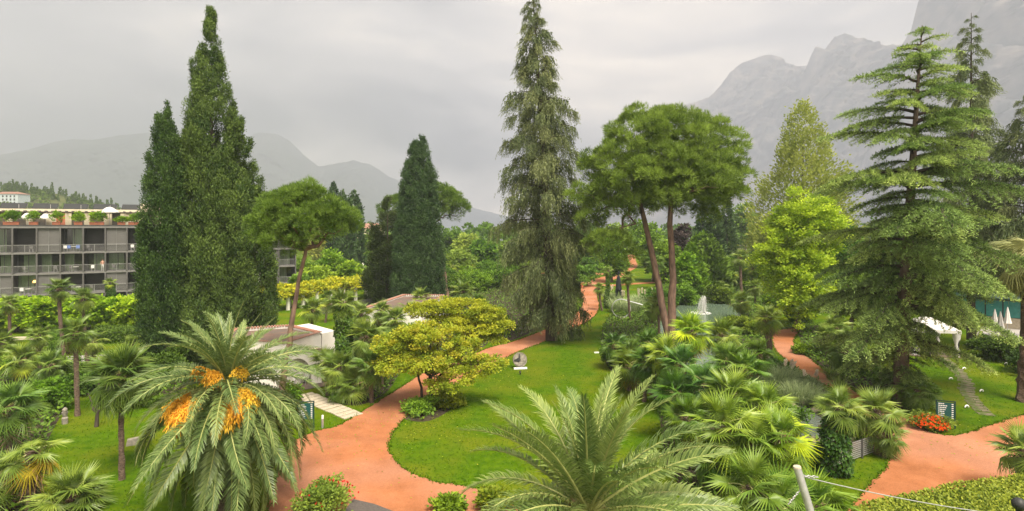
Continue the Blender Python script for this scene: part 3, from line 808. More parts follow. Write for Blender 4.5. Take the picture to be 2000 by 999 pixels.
# ------------------------------------------------------------------ palms
def fan_leaf_mesh(name, mat, seed, pet=.66, rad=.84, segs=30, span=305, droop=.25, cup=.18, split=.42):
    """a pleated fan on its stalk: grows along +X, blade at the stalk's end"""
    g = np.random.default_rng(seed); mb = MB()
    t = np.linspace(0, 1, 5); st = np.stack([t * pet, 0 * t, .06 * np.sin(t * PI) - .10 * droop * t ** 2], 1)
    tube(mb, st, np.linspace(.022, .012, 5), 4, .6, 0, cap=False, g=g)
    hub = st[-1]
    a = np.radians(np.linspace(-span / 2, span / 2, segs + 1)); mid = (a[1:] + a[:-1]) / 2
    v, f, tn = [], [], []
    for i in range(segs):
        r = rad * (1 - .18 * (abs(mid[i]) / PI) ** 2) * g.uniform(.9, 1.06)
        ri = r * split * g.uniform(.9, 1.1)
        def P(ang, rr, lift):
            dz = -droop * (rr / rad) ** 2.2 * rad * (1 + .25 * g.normal() * (rr / rad > .8))
            return hub + (math.cos(ang) * rr, math.sin(ang) * rr, cup * rr * abs(math.sin(ang)) + lift + dz)
        k = len(v)
        v += [hub, P(a[i], ri, 0), P(mid[i], ri * 1.04, .035), P(a[i + 1], ri, 0), P(mid[i] + .02 * g.normal(), r, 0)]
        c = g.random(); tn += [c * .5 + .3] * 4 + [c * .6 + .35]
        f += [(k, k + 1, k + 2), (k, k + 2, k + 3), (k + 1, k + 4, k + 2), (k + 2, k + 4, k + 3)]
    mb.add(v, f, tn, 1)
    return mb.mesh(name, [M['rachis'], mat])

FAN = {
    'up': [fan_leaf_mesh("fan_leaf_upright", M['fan'], 1 + i, droop=.08, cup=.3, pet=.6) for i in range(2)],
    'mid': [fan_leaf_mesh("fan_leaf_spread", M['fan'], 11 + i, droop=.28 + .1 * i) for i in range(3)],
    'low': [fan_leaf_mesh("fan_leaf_drooping", M['fan'], 21 + i, droop=.6 + .12 * i, cup=.05, split=.38) for i in range(3)],
    'lime': [fan_leaf_mesh("fan_leaf_lime", M['fan_lime'], 31 + i, droop=.5) for i in range(2)],
    'yellow': [fan_leaf_mesh("fan_leaf_yellow", M['fan_yellow'], 41 + i, droop=.9, cup=0, split=.4) for i in range(2)],
    'dead': [fan_leaf_mesh("fan_leaf_dry", M['fan_dead'], 51, droop=1.1, cup=0, split=.35, segs=20)],
}
BLUEFAN = [fan_leaf_mesh("fan_leaf_blue", leaf_mat("blue_palm_leaf", (0.16, 0.2, 0.13), (0.34, 0.38, 0.27), .25, .45), 61 + i, droop=.8 + .2 * i, cup=0, split=.45, rad=.85, pet=.9) for i in range(2)]

def fan_leaves(root, h, n, s, g, color=None, yellow=0, lime=0, dead=0, lo=-74, hi=80, blue=False, xy=(0, 0)):
    for i in range(n):
        u = (i + .5) / n
        e = hi + (lo - hi) * u ** .9 + g.normal() * 6
        lib = 'up' if e > 45 else ('mid' if e > -5 else 'low')
        if blue: me = BLUEFAN[i % 2]
        else: me = FAN[lib][i % len(FAN[lib])]
        if i >= n - dead: me = FAN['dead'][0]; e = g.uniform(-75, -60)
        elif i >= n - dead - yellow: me = FAN['yellow'][i % 2]; e = min(e, -20)
        elif lime and i % max(1, n // lime) == 0 and u > .2: me = FAN['lime'][i % 2]
        az = i * 2.39996 + g.normal() * .2
        obj("leaf", me, root, (xy[0], xy[1], h - .22 * u * s), rotmat(az, R(e), g.normal() * .22), s * g.uniform(.85, 1.12) * (.8 if u < .12 else 1), color)

def palm_trunk(mb, h, r, lean, g, rough=.09):
    k = max(6, int(h / .28)); t = np.linspace(0, 1, k)
    p = np.stack([lean[0] * (1 - t) ** 1.6, lean[1] * (1 - t) ** 1.6, -.1 + t * (h + .1)], 1)
    rr = r * (1 + .25 * np.exp(-t * 9) + .22 * t ** 3) * (1 + .07 * (np.arange(k) % 2))
    tube(mb, p, rr, 9, rough=rough, g=g)
    return p

def fan_palm(px, py, label, h=None, D=None, base=None, s=1.0, n=24, r=.13, group="fan palms in the garden", ivy=False, color=None, seed=None, skirt=True, name="fan_palm", **kw):
    """crown centre at (px,py); either the height h, the distance D or the base pixel row gives its place"""
    g = np.random.default_rng(seed if seed is not None else int(px * 7 + py))
    if base is not None:
        D = gx(px, base[1])[1]; bx = gx(*base)[0]
    s *= .9
    if D is None: D = (CAM_Z - h) * F / (py - HOR)
    if h is None: h = CAM_Z - (py - HOR) / F * D
    x = (px - 1000) / F * D
    lean = ((bx - x) if base is not None else g.normal() * .12, g.normal() * .1)
    root = thing(name, label, "palm", (x, D, 0), 0, group)
    mb = MB(); p = palm_trunk(mb, h, r, lean, g)
    mb.build("trunk", M['bark_palm'], root)
    if 'dead' not in kw and h > 1.6 and not kw.get('blue'): kw['dead'] = int(g.integers(0, 3))
    fan_leaves(root, h, n, s, g, color, **kw)
    if skirt:       # old leaf bases below the crown
        mb = MB(); m = 60; a = g.random(m) * 6.28; z = h - .1 - g.random(m) * min(.9, h * .35)
        d = np.stack([np.cos(a), np.sin(a), g.uniform(-.2, 1.1, m)], 1)
        kites(mb, np.stack([np.cos(a) * r, np.sin(a) * r, z], 1), d, .28 * s, .06, g.random(m), g=g)
        mb.build("leaf_base", M['fan_dead'], root)
    if ivy:
        mb = MB(); m = int(900 * h * ivy ** .5); z = g.random(m) * h * .96; a = g.random(m) * 6.28
        w = ivy * (.75 + .35 * sm_noise(np.stack([np.cos(a), np.sin(a), z], 1), 1.8, 3)) * (1 - .25 * z / h)
        tt = np.clip(z / h, 0, 1)
        o = np.stack([np.cos(a), np.sin(a), np.zeros(m)], 1)
        b = o * (w * g.uniform(.8, 1.05, m))[:, None] + np.stack([np.interp(z, p[:, 2], p[:, 0]), np.interp(z, p[:, 2], p[:, 1]), z], 1)
        kites(mb, b, o * .6 + rand_unit(m, g) * .6 + (0, 0, -.7), .17, .13, up=nrm(o + .4 * rand_unit(m, g)), g=g)
        mb.build("ivy", M['ivy'], root)
    return root

# feather palms
def frond_mesh(Ln, arc, seed, mat, pairs=92, leaf=.5, v=.3, wd=.048, curl=0.0):
    g = np.random.default_rng(seed); mb = MB()
    n = 14; t = np.linspace(0, 1, n); th = -R(arc) * t ** 1.5
    ds = Ln / (n - 1)
    x = np.concatenate([[0], np.cumsum(np.cos((th[1:] + th[:-1]) / 2) * ds)]); z = np.concatenate([[0], np.cumsum(np.sin((th[1:] + th[:-1]) / 2) * ds)])
    y = curl * t ** 2 * Ln
    P = np.stack([x, y, z], 1)
    tube(mb, P, np.linspace(.045, .008, n), 5, .5, 0, cap=False, g=g)
    u = np.linspace(.10, .985, pairs); u = np.repeat(u, 2) + g.normal(size=2 * pairs) * .003
    side = np.tile([-1.0, 1.0], pairs)
    c = np.stack([np.interp(u, t, P[:, k]) for k in range(3)], 1)
    a = np.interp(u, t, th); tg = np.stack([np.cos(a), 0 * a, np.sin(a)], 1); up = np.stack([-np.sin(a), 0 * a, np.cos(a)], 1)
    ang = np.radians(np.interp(u, [0, .15, .6, 1], [75, 62, 48, 22]) + g.normal(size=len(u)) * 4)
    d = tg * np.cos(ang)[:, None] + np.array([0, 1.0, 0]) * (side * np.sin(ang))[:, None] + up * (v + .16 * g.normal(size=len(u)))[:, None]
    l = leaf * np.interp(u, [0, .08, .3, .75, 1], [.35, .6, 1, .85, .35]) * g.uniform(.88, 1.1, len(u))
    # each leaflet in two pieces so that its tip hangs
    d = nrm(d); w = wd * np.clip(l / leaf, .5, 1)
    s = nrm(np.cross(d, up)); m = c + d * (l * .55)[:, None]; tip = c + d * (l * .98)[:, None] - np.array([0, 0, 1.0]) * (l * .2)[:, None]
    V = np.stack([c - s * (w * .3)[:, None], c + s * (w * .3)[:, None], m + s * (w * .5)[:, None], m - s * (w * .5)[:, None], tip], 1)
    k = len(u); tn = np.clip(.5 + .2 * g.normal(size=k), 0, 1); i = np.arange(k) * 5
    mb.add(V.reshape(-1, 3), np.stack([i, i + 1, i + 2, i + 3], 1), np.repeat(tn, 5), 1)
    mb.add(V.reshape(-1, 3), np.stack([i + 3, i + 2, i + 4], 1), np.repeat(np.clip(tn + .15, 0, 1), 5), 1)
    return mb.mesh("date_frond", [M['rachis'], mat])

def date_palm(label, x, y, h, Ln, n, seed, r=.36, hi=86, lo=-62, arcs=(28, 48, 70, 92), fruits=(), group=None, power=1.0, lib=None, gold=False, color=None):
    g = np.random.default_rng(seed)
    root = thing("date_palm", label, "palm", (x, y, 0), 0, group)
    mb = MB(); k = 16; t = np.linspace(0, 1, k)
    tube(mb, np.stack([0 * t, 0 * t, -.1 + t * (h + .1)], 1), r * (1 + .12 * (np.arange(k) % 2)), 12, rough=.05, g=g)
    mb.build("trunk", M['bark_palm'], root)
    for i in range(n):
        u = (i + .5) / n
        e = hi + (lo - hi) * u ** power + g.normal() * 5
        j = int(np.clip(np.interp(e, [-85, -55, -5, 30, 85], [0, .8, 2.2, 2.3, .3]) + g.normal() * .45, 0, 3))
        me = lib[j][i % 2]
        az = i * 2.39996 + g.normal() * .12
        rr = r * .55 * min(1, u * 2)
        obj("frond", me, root, (math.cos(az) * rr, math.sin(az) * rr, h + .35 * (1 - u)), rotmat(az, R(e), g.normal() * .3), Ln / 4.0 * g.uniform(.9, 1.08) * (1 if u > .1 else .8) * (1 + .28 * min(1, max(0, -e / 45))), color)
    # cut stubs around the heart
    mb = MB(); m = 90; a = g.random(m) * 6.28; z = h - g.random(m) * 1.1 + .2
    d = np.stack([np.cos(a), np.sin(a), g.uniform(.4, 1.3, m)], 1)
    kites(mb, np.stack([np.cos(a) * r, np.sin(a) * r, z], 1), d, .5, .12, g.random(m) * .6, g=g)
    mb.build("leaf_base", M['fan_dead'], root)
    for (az, e, l, b, gold) in fruits:
        mb = MB(); az = R(az); e = R(e)
        q0 = np.array([math.cos(az) * r * .7, math.sin(az) * r * .7, h + .2]); d = np.array([math.cos(az) * math.cos(e), math.sin(az) * math.cos(e), math.sin(e)])
        tt = np.linspace(0, 1, 7)[:, None]; st = q0 + d * l * tt + np.array([0, 0, -.35 * l]) * tt ** 2
        tube(mb, st, np.linspace(.05, .025, 7), 5, .8, 0, g=g)
        m = 190; s0 = st[-1] - (st[-1] - st[-3]) * g.random(m)[:, None]
        dd = nrm(d * .55 + rand_unit(m, g) * .75 + (0, 0, .15))
        kk = 7; uu = np.linspace(0, 1, kk)
        for q in range(kk - 1):
            A = s0 + dd * (b * .5 * uu[q]) + np.array([0, 0, -1.0]) * (b * .5 * uu[q] ** 1.7)
            B = s0 + dd * (b * .5 * uu[q + 1]) + np.array([0, 0, -1.0]) * (b * .5 * uu[q + 1] ** 1.7)
            for rep in range(2 if q > 1 else 1):
                jit = g.normal(size=(m, 3)) * .02
                kites(mb, A + jit, (B - A) + g.normal(size=(m, 3)) * .025, np.linalg.norm(B - A, axis=1) * 1.25, .022 + .014 * (q > 1), np.clip(.25 + .1 * q + .2 * g.normal(size=m), 0, 1), 1, g=g)
        mb.build("date_cluster", [M['rachis'], M['dates']], root)
    return root

# ------------------------------------------------------------------ low plants
def shrub(px, py, w, h, mat, label, leaf=.16, width=.1, n=120, per=30, name="shrub", cat="shrub", group=None, color=None, D=None, lobes=None, droop=0.0, seed=None, clump_r=.32):
    x, y = gx(px, py)
    g = np.random.default_rng(seed or int(px * 3 + py))
    root = thing(name, label, cat, (x, y, 0), 0, group)
    if lobes is None:
        lobes = [(g.normal() * w * .22, g.normal() * w * .22, h * g.uniform(.3, .6), w * g.uniform(.24, .36), w * g.uniform(.24, .36), h * g.uniform(.3, .42)) for _ in range(6)] + [(0, 0, h * .35, w * .42, w * .42, h * .38)]
    mb = MB()
    for i in range(5):
        l = lobes[i % len(lobes)]
        tube(mb, limb_path((g.normal() * .08, g.normal() * .08, -.05), (l[0], l[1], l[2]), 0, .08, 5, g), np.linspace(.035, .01, 5), 4, g=g)
    mb.build("stem", M['bark_dark'], root)
    mb = MB(); clump_crown(mb, lobes, n, per, leaf, width, g=g, clump_r=clump_r, droop=droop)
    mb.build("foliage", mat, root, color=color)
    return root

def blades(mb, cx, cy, n, length, width, g, spread=.5, lean=.6, mat=0, z=0.0, tint=(0, 1)):
    """arching grass blades in three pieces"""
    a = g.random(n) * 6.28; r = spread * np.sqrt(g.random(n))
    b = np.stack([cx + np.cos(a) * r, cy + np.sin(a) * r, np.full(n, z)], 1)
    az = a + g.normal(size=n) * .6; k = lean * g.uniform(.3, 1.2, n); L_ = length * g.uniform(.6, 1.15, n)
    o = np.stack([np.cos(az), np.sin(az), 0 * az], 1); s = np.stack([-np.sin(az), np.cos(az), 0 * az], 1)
    ts = [0, .4, .75, 1]; ws = [.8, 1, .7, .06]
    V = []
    for t, w in zip(ts, ws):
        p = b + o * (L_ * k * t ** 1.8)[:, None] + np.array([0, 0, 1.0]) * (L_ * (t - .55 * k * t ** 2.6))[:, None]
        V += [p - s * width * w / 2, p + s * width * w / 2]
    V = np.stack(V, 1).reshape(-1, 3); i = np.arange(n) * 8
    f = np.concatenate([np.stack([i + 2 * q, i + 2 * q + 1, i + 2 * q + 3, i + 2 * q + 2], 1) for q in range(3)])
    mb.add(V, f, np.repeat(tint[0] + (tint[1] - tint[0]) * g.random(n), 8), mat)

def reed_clump(px, py, w, h, label, n=700, name="pampas_grass", plumes=0, group=None, wd=.03, mat=None, lean=.75):
    x, y = gx(px, py); g = np.random.default_rng(int(px + py))
    root = thing(name, label, "plant", (x, y, 0), 0, group)
    mb = MB(); blades(mb, 0, 0, n, h, wd, g, w * .4, lean)
    mb.build("blade", mat or M['reed'], root)
    for i in range(plumes):
        a = g.random() * 6.28; r = g.random() * w * .35; mb = MB()
        p = np.array([math.cos(a) * r, math.sin(a) * r, 0]); q = p + (g.normal() * .2, g.normal() * .2, h * g.uniform(1.05, 1.35))
        tube(mb, [p, (p + q) / 2, q], [.012, .01, .006], 4, .5, 0, g=g)
        m = 110; z = g.random(m); b = p + (q - p) * (.72 + .28 * z)[:, None] + g.normal(size=(m, 3)) * .035
        kites(mb, b, rand_unit(m, g) * (.8, .8, .3) + (0, 0, .7), .16, .06, g.random(m), 1, g=g)
        mb.build("plume", [M['rachis'], M['plume']], root)
    return root
# ------------------------------------------------------------------ the large trees
def X(px, D): return (px - 1000) / F * D
# cypress pair in front of the hotel
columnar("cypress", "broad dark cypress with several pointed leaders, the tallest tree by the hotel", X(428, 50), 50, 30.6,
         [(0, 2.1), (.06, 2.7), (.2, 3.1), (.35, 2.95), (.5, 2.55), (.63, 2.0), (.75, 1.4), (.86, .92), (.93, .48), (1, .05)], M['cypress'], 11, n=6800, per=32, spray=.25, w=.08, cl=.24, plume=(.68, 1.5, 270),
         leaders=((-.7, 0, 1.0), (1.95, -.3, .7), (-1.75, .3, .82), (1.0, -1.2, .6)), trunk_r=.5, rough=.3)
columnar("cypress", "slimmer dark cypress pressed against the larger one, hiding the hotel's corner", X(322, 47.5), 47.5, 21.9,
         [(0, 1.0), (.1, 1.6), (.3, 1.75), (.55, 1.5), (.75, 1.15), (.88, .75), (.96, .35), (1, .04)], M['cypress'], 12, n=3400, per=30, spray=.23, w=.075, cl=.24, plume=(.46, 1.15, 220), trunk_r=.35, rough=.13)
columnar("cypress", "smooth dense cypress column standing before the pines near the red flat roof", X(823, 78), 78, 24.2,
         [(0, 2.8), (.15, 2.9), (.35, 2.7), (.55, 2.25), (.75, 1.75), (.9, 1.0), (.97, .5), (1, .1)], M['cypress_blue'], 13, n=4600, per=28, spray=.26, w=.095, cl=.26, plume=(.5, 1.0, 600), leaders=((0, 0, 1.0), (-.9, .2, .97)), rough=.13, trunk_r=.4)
columnar("conifer", "ragged blackish conifer just beside the smooth cypress column", X(757, 84), 84, 15.8,
         [(0, 2.2), (.15, 2.7), (.4, 2.4), (.6, 1.9), (.8, 1.1), (.93, .5), (1, .08)], M['conifer_dark'], 14, n=900, per=34, spray=.42, w=.15, cl=.4, plume=(.75, .8, 130), rough=.9, out=1.1, trunk_r=.3)
for px, top, D, w, sd, lb in ((692, 374, 130, 2.1, 15, "far round-topped cypress showing beside the umbrella pine's crown"), (651, 357, 142, 1.5, 16, "thin far cypress tip rising above the umbrella pine's crown"), (668, 370, 150, 1.3, 17, "thinnest far cypress tip between two others behind the umbrella pine"), (677, 382, 122, 1.8, 19, "low far cypress merging into the round-topped one")):
    columnar("cypress", lb, X(px, D), D, CAM_Z + (HOR - top) / F * D, [(0, w), (.4, w), (.75, w * .8), (.93, w * .45), (1, .1)], M['cypress_blue'], sd, n=500, per=8, spray=.75, w=.4, rough=.1, group="distant cypresses")

bough_tree("weeping_conifer", "towering weeping conifer with hanging grey-green curtains beside the clay path", X(1078, 58.7), 58.7, 36.3,
           [(0, 2.4), (.06, 2.9), (.13, 3.7), (.22, 4.4), (.33, 4.9), (.42, 4.5), (.52, 3.7), (.62, 3.2), (.75, 2.4), (.87, 1.5), (.95, .9), (1, .4)], WEEP, 165, M['bark_dark'], 3, z0=.05, elev=(28, -6), trunk_r=.62, top=(-2.0, 0), dz=.92)
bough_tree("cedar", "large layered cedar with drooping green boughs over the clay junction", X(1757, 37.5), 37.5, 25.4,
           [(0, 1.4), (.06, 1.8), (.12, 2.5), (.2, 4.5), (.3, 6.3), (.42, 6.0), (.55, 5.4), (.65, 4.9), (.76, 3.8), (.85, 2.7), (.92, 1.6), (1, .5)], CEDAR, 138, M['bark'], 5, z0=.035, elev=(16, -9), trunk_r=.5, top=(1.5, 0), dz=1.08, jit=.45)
bough_tree("weeping_conifer", "thin sparse conifer with a needle-like tip behind the cedar", X(1897, 56), 56, 33.2,
           [(0, 3.6), (.2, 3.6), (.4, 3.2), (.55, 2.6), (.7, 2.0), (.82, 1.35), (.92, .8), (1, .3)], WEEP, 95, M['bark_dark'], 7, z0=.2, elev=(30, 0), trunk_r=.4, color=(1.0, 1.05, 1.0))
bough_tree("weeping_conifer", "bushy weeping conifer cut by the picture edge, behind the blue-leaved palm", X(2005, 52), 52, 24.5,
           [(0, 4.0), (.2, 4.4), (.4, 3.7), (.6, 2.6), (.8, 1.6), (1, .3)], WEEP, 95, M['bark_dark'], 8, z0=.26, elev=(28, -4), trunk_r=.45, color=(.95, 1.0, .95))

# stone pines
px0, py0 = gx(1312, 686)
stone_pine("big umbrella pine with two forked trunks and a wide bright crown by the pond", px0, py0,
           [([(0, 0, -.1), (-.05, 0, 2.2), (.15, 0, 7.5), (-.25, 0, 13.4), (.5, .2, 17.0)], .47, .18), ([(-.28, .1, -.1), (-.4, .15, 2.2), (-1.3, .5, 7.0), (-2.3, .9, 12.2), (-3.2, .8, 16.0)], .46, .16)],
           [(-5.3, 0, 16.6, 3.4, 3.4, 3.2), (-2.8, -.5, 19.7, 3.5, 3.6, 3.1), (.4, .4, 20.2, 3.6, 3.7, 2.9), (3.8, 0, 18.8, 3.4, 3.4, 3.0), (4.7, .2, 16.6, 2.2, 2.6, 2.3), (-6.5, -.3, 15.0, 1.6, 1.8, 1.6), (-1.5, -2.4, 16.6, 3.6, 2.6, 2.6), (2.2, -2.2, 16.2, 3.4, 2.4, 2.4), (-4.4, 2.4, 15.6, 2.8, 2.2, 2.2), (3.2, 2.0, 15.0, 3.0, 2.2, 1.9), (-8.8, -.6, 14.6, 1.1, 1.2, .9), (-.8, -1.0, 17.6, 3.4, 2.8, 2.8), (.5, .5, 15.6, 3.6, 2.6, 1.6), (-4.2, -.4, 13.9, 2.8, 2.2, 1.5), (-6.4, .2, 13.6, 1.9, 1.8, 1.3), (2.8, .3, 13.9, 2.6, 2.2, 1.3), (5.0, .2, 14.6, 2.0, 2.0, 1.4), (-.8, 1.2, 14.2, 2.4, 2.0, 1.2), (-1.6, 1.6, 15.6, 2.6, 2.4, 1.8), (-6.4, -1.0, 10.0, 1.7, 1.6, 1.3), (-4.9, -1.2, 9.4, 1.3, 1.3, 1.2), (-7.6, -.4, 12.6, 1.1, 1.1, .9)], 8400, 21, size=.52, per=30, limbs=22, twigs=16)
px0, py0 = gx(548, 797)
stone_pine("small umbrella pine with a leaning slender trunk beside the white loggia", px0, py0,
           [([(0, 0, -.1), (.15, .1, 2.5), (.65, .3, 5.5), (1.25, .5, 9.3), (1.5, .6, 11.2)], .24, .09)],
           [(.3, .4, 12.5, 1.5, 1.6, 1.5), (-.8, .3, 11.5, 1.3, 1.3, 1.4), (1.4, .5, 13.4, 1.5, 1.5, 1.2), (2.6, .6, 12.7, 1.4, 1.5, 1.1), (3.6, .6, 12.2, 1.2, 1.2, .9), (1.6, -.6, 11.8, 1.5, 1.2, .9), (.1, -.5, 10.9, 1.2, 1.1, .8), (2.6, 1.5, 11.8, 1.2, 1.1, .9), (-.6, .8, 13.2, .9, .9, .7)], 3000, 22, size=.36, per=28, limbs=9)
stone_pine("umbrella pine with a leaning trunk partly hidden behind the smooth cypress column", X(873, 92), 92,
           [([(0, 0, -.1), (-.5, 0, 4.5), (-1.6, 0, 9.5), (-2.6, 0, 13.5)], .42, .16)],
           [(-.6, 0, 15.8, 2.8, 2.8, 2.2), (1.0, 0, 15.2, 2.3, 2.3, 1.9), (-2.6, 0, 16.6, 2.6, 2.6, 2.0), (-8.0, 0, 14.3, 2.6, 2.6, 2.4), (-5.4, 0, 15.2, 2.6, 2.6, 2.4), (-9.0, 0, 13.0, 1.6, 1.6, 1.3), (2.0, 0, 14.4, 1.2, 1.4, 1.2)], 2600, 23, size=.55, per=24, limbs=8, twigs=3)

# maples on the inner lawn's corner
x, y = gx(832, 793)
broad_tree("maple", "golden-yellow spreading maple on the lawn corner by the clay path", "tree", x, y, 5.4, 8.2, M['maple'], M['bark_dark'],
           lobes=[(-2.2, 0, 3.7, 1.4, 1.3, 1.0), (-.7, -.4, 4.4, 1.5, 1.4, 1.0), (.9, .3, 4.3, 1.5, 1.4, 1.05), (2.6, .2, 3.5, 1.4, 1.2, .9), (3.9, 0, 2.7, 1.3, 1.1, .55), (-1.6, -.9, 2.9, 1.4, 1.2, .6), (.5, -1.0, 3.1, 1.7, 1.3, .7), (2.2, -.7, 2.3, 1.3, 1.1, .5), (-2.6, .6, 2.7, 1.0, 1.1, .5), (1.2, -1.2, 1.6, 1.0, .9, .5), (.1, .8, 4.9, 1.3, 1.2, .5)],
           n_clump=330, per=90, leaf=.15, width=.12, trunk_r=.18, stems=3, trunk_to=.48, seed=41, limbs=11, clump_r=.42, flat=.55, tint_jit=.34)
x, y = gx(908, 725)
broad_tree("maple", "yellow-green maple behind the golden one, reaching toward the weeping conifer", "tree", x, y, 6.0, 8.4, M['maple_green'], M['bark_dark'],
           lobes=[(-3.2, 0, 4.9, 1.5, 1.4, .7), (-1.6, 0, 5.2, 1.6, 1.5, .8), (.3, .2, 5.2, 1.7, 1.5, .7), (1.9, 0, 4.6, 1.6, 1.4, .8), (2.9, 0, 3.7, 1.2, 1.2, .7), (.9, -.8, 3.6, 1.7, 1.3, .8), (-1.0, -.8, 4.1, 1.6, 1.2, .7), (2.0, -.4, 2.6, 1.3, 1.1, .6)],
           n_clump=330, per=84, leaf=.15, width=.125, trunk_r=.16, stems=2, trunk_to=.5, seed=42, limbs=8, clump_r=.5, flat=.4)
# lime tree and bald cypress
broad_tree("lime_tree", "bright yellow-green rounded tree beside the cedar", "tree", X(1563, 63), 63, 15.6, 10.4, M['lime'], M['bark'], n_clump=760, per=64, leaf=.28, width=.21, trunk_r=.35, seed=43, low=.04, clump_r=.75, limbs=9, tint_jit=.3)
columnar("bald_cypress", "tall pale yellow feathery conifer behind the bright rounded tree", X(1568, 100), 100, 34.0,
         [(0, 6.0), (.25, 7.6), (.45, 7.4), (.58, 6.4), (.64, 4.4), (.8, 3.4), (.92, 1.9), (1, .1)], M['bald'], 44, n=620, per=40, spray=.7, w=.3, rough=.5, cl=1.0, out=1.0, trunk_r=.5, group=None)

# ------------------------------------------------------------------ date palms
LIB = [[frond_mesh(4.0, a, 70 + 2 * i + j, M['date'], v=(.34 if a < 80 else .2), curl=(.03 if j else -.04)) for j in range(2)] for i, a in enumerate((26, 52, 82, 112))]
date_palm("full date palm with orange date clusters and hanging fronds before the cypresses", X(446, 23.5), 23.5, 5.1, 4.1, 124, 51, lo=-78, power=.78, color=(1.1, 1.1, .8), lib=LIB,
          fruits=[(262, 60, 1.6, .8, 1), (246, 6, 2.0, 1.0, 1), (232, 14, 1.9, 1.0, 1), (292, 8, 2.1, 1.0, 1), (304, 14, 2.2, 1.0, 1), (316, 22, 2.0, .95, 1), (322, 62, 1.7, .7, 1), (212, 60, 1.7, .7, 1)])
date_palm("young date palm with arching pale fronds close below the balcony, no fruit", X(1150, 17.6), 17.6, 2.9, 4.75, 66, 52, hi=84, lo=-24, color=(1.3, 1.27, .82), lib=LIB, r=.33)

# ------------------------------------------------------------------ fan palms: crown pixel, label and place
G0 = "fan palms beside the hotel garden"
fan_palm(115, 562, "tall fan palm with a bare trunk, first of two before the grey balconies", base=(124, 704), s=1.0, group=G0, color=(.75, .8, .8))
fan_palm(162, 580, "tall fan palm just lower than its neighbour before the grey balconies", base=(172, 716), s=.95, group=G0, color=(.75, .8, .8))
fan_palm(18, 592, "fan palm at the picture edge in front of the clipped lime-green trees", D=56, s=.95, yellow=1, group=G0)
fan_palm(75, 655, "medium fan palm with straight bare trunk before the dark hedge", base=(77, 745), s=.8, group=G0)
fan_palm(148, 648, "fan palm with long bare trunk rooted beside the small stone figure", base=(153, 812), s=.95, group=G0, yellow=1, color=(.75, .8, .75))
fan_palm(182, 664, "small leafy fan palm crowded behind the long bare trunk", h=2.6, s=.9, group=G0)
fan_palm(236, 730, "lone fan palm on open lawn with clean dark trunk and full crown", color=(.68, .75, .78), base=(243, 934), s=1.4, n=38, r=.115, yellow=1, group=G0)
fan_palm(42, 700, "leafy low fan palm with broad yellow-tinged leaves at the picture edge", h=1.9, s=1.2, lime=4, yellow=1, group=G0)
fan_palm(5, 668, "bushy fan palm half cut off by the picture edge, below the clipped trees", h=2.2, s=1.15, group=G0)
fan_palm(98, 712, "dark low fan palm between the stone figure and the picture edge", h=1.8, s=1.2, group=G0, color=(.75, .85, .8))
fan_palm(20, 792, "big dark fan palm with blue-green leaves near the yellowing palm", h=2.8, s=1.35, n=30, group=G0, color=(.8, .95, 1.0))
fan_palm(62, 880, "sick fan palm with hanging yellow and dry brown leaves", base=(60, 1002), s=1.05, n=16, yellow=5, dead=3, hi=40, group=G0, r=.17, lime=2)
fan_palm(4, 925, "low fan palm with round fans at the lower picture edge", h=1.6, s=1.1, group=G0, dead=2)
fan_palm(140, 965, "low spreading fan palm on the lawn beside the yellowing palm", h=.7, s=1.2, n=22, lo=-10, hi=70, group=G0)
fan_palm(262, 672, "small yellowish fan palm at the foot of the cypress pair", h=1.5, s=.85, lime=9, dead=3, group=G0)
fan_palm(215, 552, "ivy-wrapped palm against the grey balconies", base=(216, 612), s=.8, n=16, ivy=.75, lime=3, group=G0)
G1 = "fan palms around the white loggia"
fan_palm(668, 588, "fan palm whose trunk is a thick ivy column beside the loggia", base=(688, 775), s=1.1, n=22, ivy=.85, group=G1)
fan_palm(610, 603, "bright fan palm standing behind the tiled roof of the loggia", h=3.0, s=1.2, lime=6, group=G1)
fan_palm(640, 580, "shaggy fan palm with brown dead skirt under the golden pergola", h=3.2, s=1.0, dead=6, lime=2, group=G1)
fan_palm(636, 702, "low fan palm at the corner of the white arched wall", h=2.6, s=1.05, group=G1)
fan_palm(715, 655, "tallest fan palm of the clump between loggia and golden maple", h=4.3, s=1.25, n=30, group=G1)
fan_palm(662, 715, "full fan palm low in the clump facing the lawn strip", h=2.4, s=1.15, n=30, group=G1)
fan_palm(725, 712, "dark fan palm in the clump close to the clay path", h=2.6, s=1.15, n=30, group=G1, color=(.75, .85, .75))
fan_palm(690, 748, "lowest fan palm of the clump with leaves on the grass", h=1.3, s=1.05, n=26, group=G1, lo=-35)
fan_palm(747, 668, "fan palm in the clump almost touching the golden maple", h=3.4, s=1.1, group=G1, color=(.85, .9, .8))
fan_palm(745, 605, "light green fan palm leaning over the white wall", h=3.4, s=1.0, lime=3, group=G1)
fan_palm(772, 622, "fan palm before the pavilion's white wall, above the golden maple", h=3.2, s=1.25, group=G1)
fan_palm(706, 610, "fan palm at the pavilion's near corner beside the ivied trunk", h=3.4, s=1.15, lime=3, group=G1)
fan_palm(664, 752, "dark low fan palm tucked under the ivy-wrapped palm", h=1.2, s=.95, group=G1, color=(.7, .8, .7))
G2 = "fan palms between the pines and the weeping conifer"
fan_palm(823, 580, "fan palm in front of the smooth cypress column", h=3.2, s=1.25, lime=5, group=G2)
fan_palm(800, 605, "light fan palm above the red flat roof", h=3.0, s=1.1, lime=7, group=G2)
fan_palm(905, 568, "broad fan palm between cypress and weeping conifer", h=3.6, s=1.35, n=30, group=G2)
fan_palm(935, 590, "dark fan palm hugging the weeping conifer", h=2.6, s=1.2, group=G2, color=(.8, .9, .85))
fan_palm(885, 520, "far pale fan palm with ivied trunk behind the broad one", D=120, s=1.3, n=18, lime=8, ivy=.5, group=G2)
